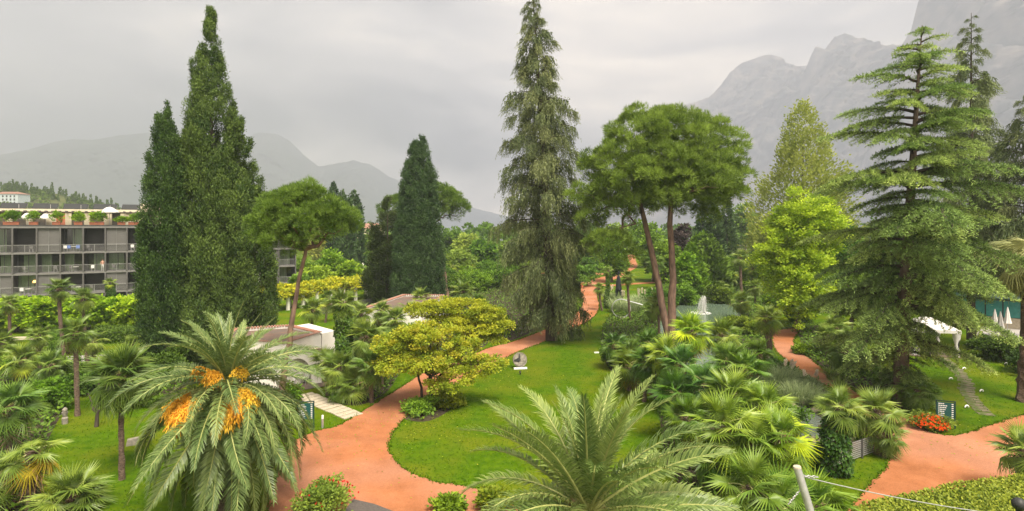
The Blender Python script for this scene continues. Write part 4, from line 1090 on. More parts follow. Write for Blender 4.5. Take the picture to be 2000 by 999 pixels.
fan_palm(935, 522, "far pale fan palm in the thicket next to the weeping conifer", D=118, s=1.3, n=18, lime=9, group=G2)
fan_palm(912, 535, "far small fan palm lowest in the pale thicket", D=108, s=1.2, n=18, lime=6, group=G2)
fan_palm(1112, 590, "low fan palm under the weeping conifer beside the path bend", h=1.8, s=1.15, group=G2)
fan_palm(1120, 560, "fan palm on the far side of the path bend", h=2.4, s=1.1, group=G2)
G3 = "fan palms around the pond"
fan_palm(1170, 562, "short fan palm with slim trunk at the path bend beside an ivied one", base=(1176, 607), s=.85, n=20, group=G3)
fan_palm(1188, 528, "ivy-wrapped palm trunk under the pine's low branches", base=(1184, 603), s=.7, n=14, ivy=.42, group=G3)
fan_palm(1226, 540, "slim fan palm with bare trunk in front of the steel loop", base=(1231, 628), s=.9, n=24, group=G3, r=.14)
fan_palm(1286, 588, "fan palm with shaggy trunk beside the twin pine trunks", base=(1288, 660), s=1.15, n=28, group=G3)
fan_palm(1275, 602, "dense fan palm behind the steel loop", h=2.0, s=1.1, n=28, group=G3, color=(.85, .95, .85))
fan_palm(1282, 512, "dark fan palm with big arching leaves seen beyond the lawn", D=105, s=1.6, n=22, group=G3, color=(.65, .8, .7))
fan_palm(1446, 502, "tall dark-trunked fan palm at the far bank of the pond", base=(1449, 585), s=1.3, n=26, r=.2, group=G3)
fan_palm(1471, 524, "fan palm with pale leaves beside the tall dark-trunked one", base=(1470, 575), s=1.15, n=22, lime=6, group=G3)
fan_palm(1424, 484, "far fan palm with thin trunk left of the turquoise pool", D=135, s=1.4, n=18, group=G3, lime=3)
fan_palm(1425, 540, "light fan palm with narrow leaves on the far bank", h=3.0, s=1.35, n=30, group=G3, lime=3)
fan_palm(1408, 562, "low light fan palm at the water's edge behind the fountain", h=2.0, s=1.2, n=26, lime=4, group=G3)
fan_palm(1448, 588, "drooping fan palm overhanging the pond", h=2.2, s=1.3, n=28, group=G3)
fan_palm(1475, 560, "fan palm half hidden under the bright rounded tree", h=2.6, s=1.2, group=G3)
fan_palm(1500, 618, "shaggy thick-trunked palm by the upper clay path", base=(1506, 708), s=1.15, n=26, r=.24, lime=4, dead=2, group=G3)
fan_palm(1575, 540, "palm with fat ivied trunk beneath the bright rounded tree", base=(1578, 608), s=1.2, n=20, r=.3, dead=4, group=G3, ivy=.5)
G4 = "fan palms of the central bed"
C4 = [
    (1200, 672, 2.2, 1.1, "dark fan palm at the bed's outer corner facing the lawn", (.65, .8, .65), {}),
    (1232, 690, 2.4, 1.15, "dark olive fan palm second from the bed's outer corner", (.85, .9, .7), {'yellow': 1}),
    (1228, 712, 1.9, 1.15, "low yellow-tinged fan palm on the lawn edge of the bed", (.85, .85, .6), {'yellow': 2, 'lime': 2}),
    (1262, 705, 2.8, 1.2, "dark dense fan palm behind the lawn edge of the bed", (.6, .75, .6), {}),
    (1266, 668, 2.6, 1.15, "dark leafy fan palm in front of the steel loop's end", (.65, .8, .65), {}),
    (1300, 690, 3.6, 1.25, "light olive fan palm at the foot of the twin pine trunks", (1.15, 1.15, .8), {'lime': 3}),
    (1352, 645, 4.7, 1.3, "bright green upright fan palm before the pond", (1.25, 1.3, .8), {'lime': 4}),
    (1408, 652, 4.3, 1.25, "fan palm with downward fans beside the bright upright one", (1, 1, .8), {}),
    (1330, 712, 3.4, 1.3, "blue-green spiky fan palm in the bed's middle", (.7, .9, .85), {}),
    (1420, 705, 3.4, 1.3, "silvery green fan palm with stiff fans in the bed's middle", (.9, 1.0, .9), {}),
    (1458, 722, 3.0, 1.3, "round fan palm facing the stream grasses", (.85, 1, .8), {}),
    (1480, 690, 2.6, 1.1, "small fan palm between the stream grasses and the shaggy palm", (.8, .9, .7), {}),
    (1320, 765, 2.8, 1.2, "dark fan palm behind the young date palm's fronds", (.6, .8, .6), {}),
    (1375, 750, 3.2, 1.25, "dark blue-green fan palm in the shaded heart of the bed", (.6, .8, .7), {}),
    (1430, 770, 3.2, 1.3, "wide fan palm in the lower half of the bed", (1, 1.05, .9), {}),
    (1495, 795, 3.0, 1.25, "fan palm with tall upright fans beside the stream", (1.05, 1.1, .8), {'lime': 2}),
    (1340, 815, 2.2, 1.1, "low fan palm touching the lawn beside the date palm", (.8, .9, .6), {'yellow': 1}),
    (1415, 830, 3.2, 1.45, "largest light green fan palm low in the bed", (1.15, 1.15, .9), {}),
    (1470, 865, 2.6, 1.3, "big fan palm just beneath the largest light green one", (1.05, 1.1, .85), {}),
    (1525, 850, 2.8, 1.35, "fan palm with glowing yellow-lime fans above the stream", (1.1, 1.15, .8), {'lime': 9}),
    (1400, 890, 1.8, 1.15, "low dark fan palm beside the young date palm", (.7, .85, .65), {'yellow': 1}),
    (1525, 925, 1.6, 1.15, "fan palm with drooping yellow-green fans beside the leaning post", (1, 1.0, .7), {'yellow': 1, 'lime': 3}),
    (1465, 950, 2.2, 1.3, "fan palm at the bottom edge beside the date palm", (1, 1.05, .9), {}),
    (1590, 985, 1.1, 1.35, "low round-fanned palm at the foot of the leaning post", (1, 1.1, .9), {}),
    (1520, 985, 1.6, 1.25, "spiky upright fan palm at the bottom picture edge", (.95, 1.05, .85), {}),
]
for px, py, h, s, lb, c, kw in C4:
    c = tuple(q ** 1.7 * .92 for q in c)      # the bed mixes deep and light green plants
    fan_palm(px, py, lb, h=h, s=s, n=26, group=G4, color=c, **kw)
G5 = "fan palms along the right-hand clay path"
fan_palm(1640, 792, "fan palm growing out of the square ivy pillar", base=(1622, 925), s=1.0, n=24, ivy=.95, group=G5, skirt=False)
fan_palm(1712, 800, "fan palm with big round fans where the clay paths meet", base=(1716, 888), s=1.15, n=26, group=G5, r=.18)
fan_palm(1735, 848, "low fan palm leaning out over the clay junction", h=1.2, s=.95, n=18, group=G5)
fan_palm(1618, 655, "leafy fan palm on the inner side of the upper path", h=2.0, s=1.1, n=28, group=G5)
fan_palm(1632, 640, "light fan palm higher up the bed by the upper path", h=2.4, s=1.2, n=26, group=G5)
fan_palm(1652, 682, "dark fan palm under the cedar's lowest boughs", h=2.0, s=1.3, n=28, group=G5, color=(.7, .85, .75))
fan_palm(1640, 700, "small fan palm next to the upper path's kerb side", h=1.0, s=.75, n=22, group=G5, lime=2)
fan_palm(1790, 760, "dark fan palm hidden at the cedar's trunk", h=1.5, s=1.1, group=G5, color=(.6, .75, .65))
fan_palm(1996, 875, "fan palm pushing in from the edge above the clipped hedge", h=2.2, s=1.05, n=24, group=G5)
fan_palm(2014, 505, "blue-grey fan palm with thick smooth trunk at the picture edge", base=(1999, 784), s=1.75, n=36, r=.42, blue=True, hi=70, lo=-70, group=None, skirt=False)

# ------------------------------------------------------------------ grasses, shrubs, flowers
for px, py, w, h, pl, lb in ((1528, 750, 2.6, 1.6, 3, "big pampas grass with pale plumes beside the stream"), (1562, 786, 2.6, 1.6, 0, "arching pampas grass overhanging the stream"), (1512, 760, 2.4, 2.0, 2, "pampas grass next to the round fan palm"), (1572, 762, 1.8, 1.2, 2, "pampas grass against the upper clay path"), (1615, 800, 2.0, 1.2, 0, "low tufted grass between stream and clay path")):
    reed_clump(px, py, w, h, lb, 900, plumes=pl, group="pampas grasses by the stream")
for px, py, w, h, lb in ((1222, 610, 5, 2.4, "far grey-green pampas grass behind the black statue"), (1255, 600, 4, 2.2, "far pampas grass beside the pond's edge"), (1195, 590, 3, 2.0, "far pampas grass nearest the path bend")):
    reed_clump(px, py, w, h, lb, 700, plumes=4, wd=.06, group="pampas grasses beyond the lawn")
for px, py, lb in ((1622, 742, "spiky yucca with a ball of stiff leaves by the upper path"), (1640, 765, "second spiky yucca close under the cedar with dry lower leaves")):
    reed_clump(px, py, .5, 1.3, lb, 160, name="yucca", wd=.06, lean=.9, group="yuccas by the upper path", mat=M['fan'])
SH = [
    (95, 800, 2.4, 2.2, 'broad', (1.2, 1.4, .7), "glossy light green bush beside the small stone figure"),
    (60, 740, 2.6, 2.0, 'broad', (.8, 1, .8), "dark bush below the medium fan palm"),
    (110, 690, 2.8, 1.8, 'broad', (1, 1.15, 1), "grey-green bush at the end of the dark hedge"),
    (170, 770, 2.0, 1.6, 'broad', (.8, .9, .8), "dark bush behind the small bare tree"),
    (205, 752, 2.4, 1.5, 'broad', (.7, .85, .6), "dark ground-hugging bush behind the small bare tree's fork"),
    (145, 748, 2.6, 1.7, 'broad', (.6, .75, .6), "black-green bush between two bare palm trunks"),
    (330, 735, 3.4, 2.2, 'broad', (.5, .6, .5), "black-green bush below the slim cypress"),
    (240, 720, 2.8, 1.5, 'broad', (.9, 1.05, .8), "grey-green bush below the yellowish small palm"),
    (20, 725, 3.0, 1.8, 'broad', (.9, 1.05, .7), "mid-green bush under the edge fan palms"),
    (280, 790, 3.0, 2.4, 'broad', (.55, .65, .6), "black-green bush in the shade of the cypress pair"),
    (565, 790, 1.6, 1.3, 'broad', (.8, 1, .7), "leafy bush at the foot of the small umbrella pine"),
    (590, 700, 2.4, 1.8, 'broad', (.9, 1.1, .8), "bush growing against the loggia's back wall"),
    (822, 806, 1.7, .8, 'broad', (1.1, 1.3, .8), "low leafy bush round the golden maple's stems"),
    (875, 792, 1.7, .7, 'maple_green', None, "low yellowing bush under the golden maple"),
    (752, 668, 2.4, 2.4, 'broad', (1.1, 1.1, .8), "light scrambling bush against the white wall"),
    (800, 664, 2.2, 2.2, 'broad', (.9, 1.1, .8), "bush at the far end of the white wall"),
    (965, 650, 3.2, 2.4, 'broad', (.8, 1, .8), "dark bush between yellow-green maple and weeping conifer"),
    (1135, 560, 5.5, 4.6, 'broad', (1, 1.15, 1.15), "round blue-green bush at the path bend"),
    (1105, 610, 3.0, 2.4, 'broad', (.8, 1.1, .8), "leafy bush on the path's far verge"),
    (1150, 532, 5, 4, 'broad', (.7, .9, .8), "dark round bush behind the path bend"),
    (1335, 595, 4, 3.4, 'broad', (.9, 1.1, .7), "mid-green bush on the pond's far bank"),
    (1300, 600, 4, 3.0, 'broad', (.7, .9, .6), "dark bush between the pine trunks and the pond"),
    (1400, 592, 4, 2.6, 'broad', (.8, .8, .6), "brownish bush overhanging the water behind the fountain"),
    (1470, 655, 2.6, 2.0, 'maple_green', (.8, .9, 1), "yellow-green feathery bush at the pond's near bank"),
    (1445, 650, 2.2, 1.8, 'broad', (1.1, 1.0, .7), "tangled bush between pond and shaggy palm"),
    (1490, 735, 2.4, 1.6, 'broad', (.7, .9, .7), "dark low bush beside the pampas grasses"),
    (1565, 690, 1.6, .9, 'broad', (1.2, 1.2, .6), "clipped low bush on the inner verge of the upper path"),
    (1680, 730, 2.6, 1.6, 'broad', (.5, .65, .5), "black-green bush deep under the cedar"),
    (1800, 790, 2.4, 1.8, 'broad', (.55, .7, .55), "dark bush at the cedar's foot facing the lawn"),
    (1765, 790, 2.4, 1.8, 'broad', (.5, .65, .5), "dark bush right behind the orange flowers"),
    (1925, 700, 3.0, 2.2, 'hedge_dark', None, "dark rounded bush along the terrace wall"),
    (1960, 705, 3.0, 2.4, 'hedge_dark', (.9, .9, .9), "tallest dark bush along the terrace wall"),
    (1995, 728, 2.6, 2.0, 'hedge_dark', (.8, .8, .8), "dark bush ending the terrace wall row"),
    (1945, 700, .9, .7, 'lime', None, "small bright yellow-green plant before the terrace wall bushes"),
    (1540, 830, 1.6, 1.2, 'broad', (.7, .9, .6), "dark bush on the stream's near bank"),
    (1655, 860, 1.6, 1.4, 'broad', (1.1, 1.2, .7), "mossy bush between ivy pillar and metal railing"),
    (962, 992, 1.3, .8, 'maple_green', None, "small yellow-green bush on the clay below the date palm"),
    (880, 1002, 1.0, .6, 'broad', (1.3, 1.3, .6), "sparse bush at the bottom edge of the clay"),
    (600, 560, 7, 5.5, 'broad', (1.0, 1.15, .8), "large leafy bush mass at the pergola's hotel end"),
    (645, 556, 7, 5.0, 'lime', (.75, .85, .8), "large yellow-green bush mass behind the pergola's middle"),
    (678, 553, 7, 5.0, 'broad', (1.1, 1.2, .8), "large leafy bush mass behind the pergola's far end"),
    (560, 562, 6, 4.5, 'broad', (.8, .95, .7), "leafy bush mass below the hotel's far end"),
    (890, 575, 6, 4.0, 'broad', (1.0, 1.1, .7), "leafy bush among the far fan palms"),
    (930, 568, 7, 4.5, 'lime', (.65, .75, .8), "yellow-green bush among the far fan palms"),
    (965, 560, 8, 5.0, 'broad', (.9, 1.05, .7), "leafy bush behind the weeping conifer's edge"),
    (865, 556, 7, 4.0, 'broad', (.8, .95, .7), "leafy bush behind the leaning pine trunk"),
    (1440, 560, 7, 5.0, 'broad', (.8, 1, .6), "mid-green bush behind the far bank palms"),
    (1480, 548, 8, 6.0, 'broad', (.7, .9, .55), "dark bush behind the pale-leaved far palm"),
    (1405, 548, 7, 5.0, 'broad', (1, 1.1, .7), "olive bush below the dark conifer spires"),
    (1320, 548, 8, 4.0, 'broad', (.9, 1.1, .7), "leafy bush between the forked trunks and far lawn"),
    (1428, 645, 2.2, 1.6, 'broad', (.8, .85, .6), "brownish low bush on the pond's right bank"),
    (1318, 640, 2.0, 1.5, 'broad', (.8, 1, .7), "low bush at the pond's near corner beside the trunks"),
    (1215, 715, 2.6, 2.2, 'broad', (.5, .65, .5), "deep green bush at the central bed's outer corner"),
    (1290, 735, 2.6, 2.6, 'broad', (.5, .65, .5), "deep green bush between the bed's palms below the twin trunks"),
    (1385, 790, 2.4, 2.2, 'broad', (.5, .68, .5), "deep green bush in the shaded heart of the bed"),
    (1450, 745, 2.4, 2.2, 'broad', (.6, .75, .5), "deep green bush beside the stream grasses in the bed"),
    (1515, 600, 3, 3.0, 'broad', (1, 1.2, .6), "bush under the low branches of the bright rounded tree"),
    (1620, 610, 4, 3.2, 'broad', (.6, .75, .5), "dark bush between the bright rounded tree and the cedar"),
    (1560, 630, 3, 2.4, 'broad', (.5, .65, .5), "black-green bush closing the end of the upper path"),
]
for px, py, w, h, m, c, lb in SH:
    d = gx(px, py)[1]; big = max(1, d / 45)
    shrub(px, py, w, h, M[m], lb, leaf=.17 * big ** .7, width=.12 * big ** .7, n=int(60 + 26 * w), per=32, color=c, clump_r=.3 * max(1, w / 3))
def flower_bush(px, py, w, h, mat, label, n=150, leafmat='broad', name="flower_bush", D=None, fs=.09):
    root = shrub(px, py, w, h, M[leafmat], label, leaf=.14, width=.09, n=150, per=26, name=name, cat="flowers")
    g = np.random.default_rng(int(px)); mb = MB()
    d = rand_unit(n, g); d[:, 2] = np.abs(d[:, 2]); c = d * (w * .55, w * .55, h * .62) + (0, 0, h * .32)
    for k in range(5):
        kites(mb, c, rand_unit(n, g) + d, fs, fs * .8, g=g)
    mb.build("blossom", M[mat], root)
flower_bush(640, 1000, 2.3, 1.25, 'red_fl', "rose bush dotted with red blooms beside the clay path", 34)
flower_bush(1815, 838, 1.7, .85, 'orange_fl', "mound of orange flowers beside the right green sign", 300, fs=.1)

# small bare tree on the lawn
x, y = gx(188, 834); root = thing("bare_tree", "small dark bare forked tree on the lawn behind the lone fan palm", "tree", (x, y, 0))
mb = MB(); tube(mb, [(0, 0, -.1), (.05, 0, .6), (.1, 0, 1.0)], [.13, .1, .09], 7); mb.build("trunk", M['bark_dark'], root, smooth=True)
for e in ((-.5, 0, 2.0), (.75, .1, 2.6), (.35, -.2, 2.8)):
    mb = MB(); tube(mb, limb_path((.1, 0, .9), e, -.12, .08, 7), np.linspace(.075, .03, 7), 6); mb.build("limb", M['bark_dark'], root, smooth=True)

# ------------------------------------------------------------------ trees beyond the garden
def far_tree(px, top, D, wpx, mat, label, color=None, seed=1, low=.05, tall=False, group="trees beyond the garden"):
    h = CAM_Z + (HOR - top) / F * D; w = wpx / F * D
    if tall:
        columnar("far_conifer", label, X(px, D), D, h, [(0, w * .5), (.3, w * .5), (.6, w * .36), (.85, w * .17), (1, .1)], M[mat], seed, n=620, per=8, spray=w * .12 + .3, w=w * .06 + .15, rough=.3, out=.9, group=group, color=color)
    else:
        lf = .0052 * D
        broad_tree("far_tree", label, "tree", X(px, D), D, h, w, M[mat], M['bark'], n_clump=150, per=24, leaf=lf, width=lf * .75, trunk_r=.3, seed=seed, low=low, clump_r=w * .11 + .2, limbs=4, group=group, color=color)
FT = [
    (615, 520, 100, 70, 'broad', (1.2, 1.3, .9), 0, "light green leafy tree behind the golden pergola"),
    (650, 490, 105, 60, 'lime', (.7, .8, .8), 0, "yellow-green tree rising behind the golden pergola"),
    (685, 515, 104, 50, 'lime', (.75, .8, .7), 0, "low yellow-green tree beside the dark ragged conifer"),
    (585, 540, 96, 50, 'broad', (1, 1.1, .8), 0, "leafy green tree at the hotel's far end"),
    (700, 470, 150, 60, 'broad', (1, 1.1, 1), 0, "grey-green tree below the far round-topped cypress"),
    (725, 452, 170, 60, 'broad', (.9, 1, .9), 0, "far tree between the far cypress and the ragged conifer"),
    (630, 440, 170, 70, 'bald', (.8, .8, .8), 0, "far tree under the small umbrella pine's crown"),
    (880, 452, 180, 50, 'broad', (1.1, 1.2, 1), 0, "far tree below the leaning umbrella pine"),
    (915, 455, 165, 60, 'bald', (1, 1.1, .8), 0, "far pale yellow-green tree next to the weeping conifer"),
    (945, 470, 150, 60, 'lime', (.6, .7, .7), 0, "far rounded tree half behind the weeping conifer"),
    (895, 490, 130, 60, 'bald', (.8, .95, .7), 0, "low pale tree behind the far fan palms"),
    (855, 500, 125, 40, 'broad', (.6, .7, .6), 0, "dark low tree behind the leaning pine trunk"),
    (1010, 470, 160, 90, 'broad', (.8, .9, .8), 0, "far tree hidden behind the weeping conifer"),
    (1110, 470, 150, 70, 'broad', (.8, .95, .8), 0, "far tree between weeping conifer and big umbrella pine"),
    (1165, 455, 150, 70, 'broad', (.75, .95, .7), 0, "far tree above the path's end"),
    (1205, 440, 210, 70, 'broad', (.8, .9, .75), 0, "far dark tree where the path disappears"),
    (1260, 430, 160, 80, 'broad', (.8, 1, .7), 0, "far rounded tree left of the forked pine trunks"),
    (1335, 440, 125, 60, 'plum', None, 0, "purple-brown plum tree behind the forked pine trunks"),
    (1300, 470, 115, 60, 'broad', (1, 1.1, .7), 0, "leafy tree in front of the plum tree"),
    (1370, 455, 118, 46, 'broad', (1.1, 1.2, .7), 0, "olive green tree between plum tree and dark conifers"),
    (1455, 392, 210, 70, 'broad', (1.05, 1.15, .85), 0, "far rounded tree above the turquoise pool"),
    (1495, 430, 150, 60, 'broad', (.8, 1, .6), 0, "dark tree left of the bright rounded tree"),
    (1500, 480, 95, 50, 'lime', (.8, .9, .8), 0, "lower bright tree beside the pond palms"),
    (1650, 430, 90, 90, 'broad', (.8, 1, .6), 0, "dark leafy tree between the bright rounded tree and cedar"),
    (1700, 470, 75, 90, 'broad', (.55, .7, .5), 0, "dark tree screened by the cedar's boughs"),
    (1850, 480, 75, 90, 'broad', (.6, .75, .55), 0, "dark tree behind the white gazebo"),
    (1740, 420, 110, 120, 'broad', (.7, .85, .6), 0, "far tree seen through the cedar"),
    (1930, 480, 85, 90, 'broad', (.5, .65, .5), 0, "dark tree behind the restaurant pavilion"),
    (1395, 392, 130, 36, 'cypress_blue', None, 1, "first dark conifer spire under the big umbrella pine"),
    (1420, 384, 136, 34, 'cypress_blue', None, 1, "second dark conifer spire under the big umbrella pine"),
    (1372, 400, 140, 34, 'cypress_blue', (.8, .9, .8), 1, "third dark conifer spire under the big umbrella pine"),
    (1387, 462, 98, 62, 'conifer_dark', (1.3, 1.7, .9), 1, "low pyramid conifer on the pond's far bank"),
    (1350, 478, 95, 50, 'broad', (1.1, 1.2, .7), 1, "small bushy conifer beside the low pyramid one"),
    (540, 470, 115, 60, 'broad', (.7, .8, .7), 0, "far dark tree behind the hotel's end"),
    (770, 455, 150, 50, 'broad', (.8, .9, .8), 0, "far tree glimpsed beside the ragged conifer"),
    (1665, 520, 60, 70, 'broad', (.55, .7, .5), 0, "low dark tree closing the view under the cedar's left side"),
    (1725, 540, 57, 80, 'broad', (.5, .65, .5), 0, "low dark tree right behind the cedar's trunk"),
    (1800, 520, 66, 90, 'broad', (.5, .65, .5), 0, "dark tree between the cedar's trunk and the gazebo"),
    (1880, 530, 68, 80, 'broad', (.5, .65, .5), 0, "dark low tree above the gazebo's canvas roof"),
    (1195, 462, 118, 56, 'broad', (1.0, 1.15, .8), 0, "olive tree standing left of where the far path vanishes"),
    (1275, 458, 120, 60, 'broad', (.95, 1.1, .75), 0, "olive tree standing right of where the far path vanishes"),
    (1340, 492, 92, 46, 'lime', (.6, .75, .7), 0, "small yellow-green tree between the pine trunks and the fountain"),
]
for i, (px, top, D, w, m, c, tall, lb) in enumerate(FT):
    far_tree(px, top, D, w, m, lb, c, 100 + i, tall=bool(tall))
# the shore wood beyond: nobody could count it
mb = MB(); g = np.random.default_rng(77)
for i in range(330):
    D = g.uniform(215, 400); px = g.uniform(380, 2150); h = g.uniform(7, 12.5); r = g.uniform(2.5, 4.5); n = 70
    d = rand_unit(n, g); d[:, 2] = np.abs(d[:, 2]) * 1.1
    c = np.array([X(px, D), D, h * .45]); t0 = g.random() * .5
    kites(mb, c + d * (r, r, h * .5), d + rand_unit(n, g) * .8, 2.0, 1.6, t0 + .4 * g.random(n), g=g)
kind(mb.build("wood", M['broad'], color=(1, 1.1, .85)), "stuff")

# ------------------------------------------------------------------ clipped trees, hedges, undergrowth
for i, px in enumerate((-20, 32, 82, 128, 172, 218, 262)):
    D = 62.5 + .5 * (i % 2) + i * .3; x = X(px, D); g = np.random.default_rng(300 + i)
    where = ("at the picture edge", "behind the edge fan palm", "second from the picture edge", "behind the two tall palms", "right of the two tall palms", "beside the ivied palm", "touching the slim cypress")[i]
    broad_tree("clipped_tree", "low clipped lime-green tree on bent stems, " + where, "tree", x, D, 3.5, 3.1, M['lime'], M['bark_dark'],
               lobes=[(dx + g.normal() * .1, dy, zz + g.normal() * .15, .95, 1.0, .8) for dx in (-1.1, 0, 1.1) for dy in (-.7, .7) for zz in (2.75, 1.75 if i < 6 else 2.2)], n_clump=210, per=34, leaf=.36, width=.29, trunk_r=.16, stems=4, trunk_to=.62, seed=300 + i, limbs=4, clump_r=.42, group="row of clipped trees before the hotel", color=(1.15, 1.15, .8))
def hedge(name, label, poly, h, mat, leaf, n, per=1, seed=1, lump=.06):
    g = np.random.default_rng(seed); c = np.array(poly).mean(0); root = thing(name, label, "hedge", (c[0], c[1], 0))
    q = [(a - c[0], b - c[1]) for a, b in poly]
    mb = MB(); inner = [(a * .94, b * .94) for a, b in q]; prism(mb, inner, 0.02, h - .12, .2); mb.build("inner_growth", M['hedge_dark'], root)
    mb = MB(); pts = scatter(q, n / 8.0, g)
    T = np.concatenate([pts, np.full((len(pts), 1), h)], 1); T[:, 2] += lump * sm_noise(T, 1.6, seed) + g.normal(size=len(T)) * .03
    kites(mb, T, rand_unit(len(T), g) * (1, 1, .5) + (0, 0, .45), leaf * g.uniform(.7, 1.3, len(T)), leaf * .6, np.clip(.5 + .25 * sm_noise(T, 1.2, seed + 2) + .25 * g.normal(size=len(T)), 0, 1), up=nrm(np.array([0, 0, 1.0]) + .7 * rand_unit(len(T), g)), g=g)
    for i in range(len(q)):
        a, b = np.array(q[i]), np.array(q[(i + 1) % len(q)]); l = np.linalg.norm(b - a); m = int(l * h * n / 8)
        t = g.random(m)[:, None]; o = np.array([(b - a)[1], -(b - a)[0]]) / max(l, 1e-6)
        if np.dot(o, (a + b) / 2) < 0: o = -o
        p = np.concatenate([a + (b - a) * t, g.random((m, 1)) * h], 1); o3 = np.array([o[0], o[1], 0])
        p += o3 * (lump * sm_noise(p, 1.6, seed)[:, None] + .02)
        kites(mb, p, rand_unit(m, g) + o3 * .6 + (0, 0, .3), leaf * g.uniform(.7, 1.3, m), leaf * .6, g.random(m), up=nrm(o3 + .6 * rand_unit(m, g)), g=g)
    mb.build("foliage", mat, root)
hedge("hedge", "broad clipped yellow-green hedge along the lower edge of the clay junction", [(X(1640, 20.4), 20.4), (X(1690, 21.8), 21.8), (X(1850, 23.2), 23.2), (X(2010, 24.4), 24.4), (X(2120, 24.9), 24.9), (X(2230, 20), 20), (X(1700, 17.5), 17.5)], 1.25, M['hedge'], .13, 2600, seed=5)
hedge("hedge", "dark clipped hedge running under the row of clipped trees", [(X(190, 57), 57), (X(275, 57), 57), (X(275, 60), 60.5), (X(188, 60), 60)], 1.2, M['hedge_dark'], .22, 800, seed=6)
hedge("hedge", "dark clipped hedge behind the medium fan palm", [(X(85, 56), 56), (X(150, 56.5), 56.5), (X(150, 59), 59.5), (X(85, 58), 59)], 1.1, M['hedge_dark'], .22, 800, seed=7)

# undergrowth in the beds
mb = MB(); g = np.random.default_rng(88)
for bi, b in enumerate(beds):
    dens = 26 if bi in (0, 1, 2, 5) else 9
    P = scatter(b, dens, g)
    for po in (pond, stream): P = P[~in_poly(P, po)]
    k = len(P); z = g.random(k) ** 1.6 * .55
    B = np.concatenate([P, z[:, None]], 1)
    kites(mb, B, rand_unit(k, g) * (1, 1, .4) + (0, 0, .5), g.uniform(.2, .42, k), .16, np.clip(.3 + .3 * g.normal(size=k), 0, 1), up=nrm(np.array([0, 0, 1.0]) + .5 * rand_unit(k, g)), g=g)
kind(mb.build("undergrowth", M['broad'], color=(.8, .95, .75)), "stuff")

# lawn grass: short tufts where the lawn is near enough to show texture
mb = MB(); g = np.random.default_rng(99)
view = [gx(-60, 1090), gx(2060, 1090), gx(2060, 690), gx(1700, 700), gx(1400, 620), gx(1130, 590), gx(900, 680), gx(500, 720), gx(-60, 720)]
P = scatter(view, 55, g)
dist = P[:, 1]; P = P[g.random(len(P)) < np.clip(1.5 - dist / 60, .25, 1)]
keep = np.ones(len(P), bool)
for po in [main_path, right_path, pond, stream] + beds: keep &= ~in_poly(P, po)
P = P[keep]; k = len(P)
B = np.concatenate([P, np.zeros((k, 1))], 1)
pat = .5 + .45 * sm_noise(B, .5, 3) + .2 * sm_noise(B, 2.2, 4)
kites(mb, B, rand_unit(k, g) * (1, 1, .1) + (0, 0, .3), g.uniform(.06, .13, k), .05, np.clip(pat + .12 * g.normal(size=k), 0, 1), up=nrm(np.array([0, 0, 1.2]) + .6 * rand_unit(k, g)), g=g)
# ragged edge along the clay
for po in (main_path, right_path):
    Q = np.array(po); A = Q; Bq = np.roll(Q, -1, 0); l = np.linalg.norm(Bq - A, axis=1)
    for a, b_, ll in zip(A, Bq, l):
        if a[1] > 110: continue
        m = int(ll * 26); t = g.random(m)[:, None]; p = a + (b_ - a) * t + g.normal(size=(m, 2)) * .05
        kites(mb, np.concatenate([p, np.zeros((m, 1))], 1), rand_unit(m, g) * (.9, .9, .2) + (0, 0, .5), .15, .06, g.random(m), g=g)
kind(mb.build("grass", M['grass']), "stuff")

# fallen leaves under the maples and along the clay
mb = MB(); g = np.random.default_rng(123); P = []
for px, py, r, n in ((820, 800, 5, 260), (900, 740, 5, 180), (700, 870, 7, 160), (1000, 720, 6, 90), (1820, 860, 6, 160), (1600, 730, 4, 70), (1300, 800, 6, 60)):
    c = gx(px, py); P.append(np.array(c) + g.normal(size=(n, 2)) * r * .5)
P = np.concatenate(P); k = len(P)
kites(mb, np.concatenate([P, np.full((k, 1), .03)], 1), rand_unit(k, g) * (1, 1, .15), .1, .075, g.random(k), up=nrm(np.array([0, 0, 1.0]) + .3 * rand_unit(k, g)), g=g)
kind(mb.build("fallen_leaves", M['maple']), "stuff")
# ------------------------------------------------------------------ the hotel
HX, HY, HROT = -72.0, 79.0, math.atan2(8, 15)
hotel = thing("hotel", "grey four-storey hotel with steel balconies and a planted roof terrace", "building", (HX, HY, 0), HROT)
BW = 2.69; U0 = 1.49 - 4 * BW; NB = 18; SL = [2.1, 5.1, 8.1]; TOP = 11.55
U1 = U0 + NB * BW
def part(name, fn, mat, parent=None, **kw):
    mb = MB(); fn(mb); return mb.build(name, mat, parent or hotel, **kw)
part("wall", lambda m: box(m, U0, U1, 2.0, 11.0, 0, TOP - .02), M['hotel_dark'])
for z in SL: part("balcony_slab", lambda m: box(m, U0, U1, -.06, 1.98, z - .28, z), M['hotel_slab'])
part("roof_slab", lambda m: box(m, U0 - .1, U1 + .1, -.15, 11.1, TOP, TOP + .34), M['hotel_slab'])
part("roof_edge", lambda m: box(m, U0 - .12, U1 + .12, -.2, 0.0, TOP + .342, TOP + .47), M['hotel_dark'])
colmesh = None
for k in range(NB + 1):
    for z0, z1 in ((0, 1.82), (2.1, 4.82), (5.1, 7.82), (8.1, TOP)):
        u = U0 + k * BW
        part("column", lambda m: (box(m, u - .1, u + .1, -.14, .1, z0, z1)), M['hotel'])
        part("partition", lambda m: (box(m, u - .05, u + .05, .12, 1.98, z0, z1 - .002)), M['hotel_dark'])
rail = MB()
for i in range(5): box(rail, .12, BW - .12, .0, .03, .18 + i * .17, .2 + i * .17)
box(rail, .1, BW - .1, -.02, .04, 1.0, 1.05); box(rail, BW / 2 - .02, BW / 2 + .02, .0, .03, 0, 1.0)
rail = rail.mesh("railing", M['steel'])
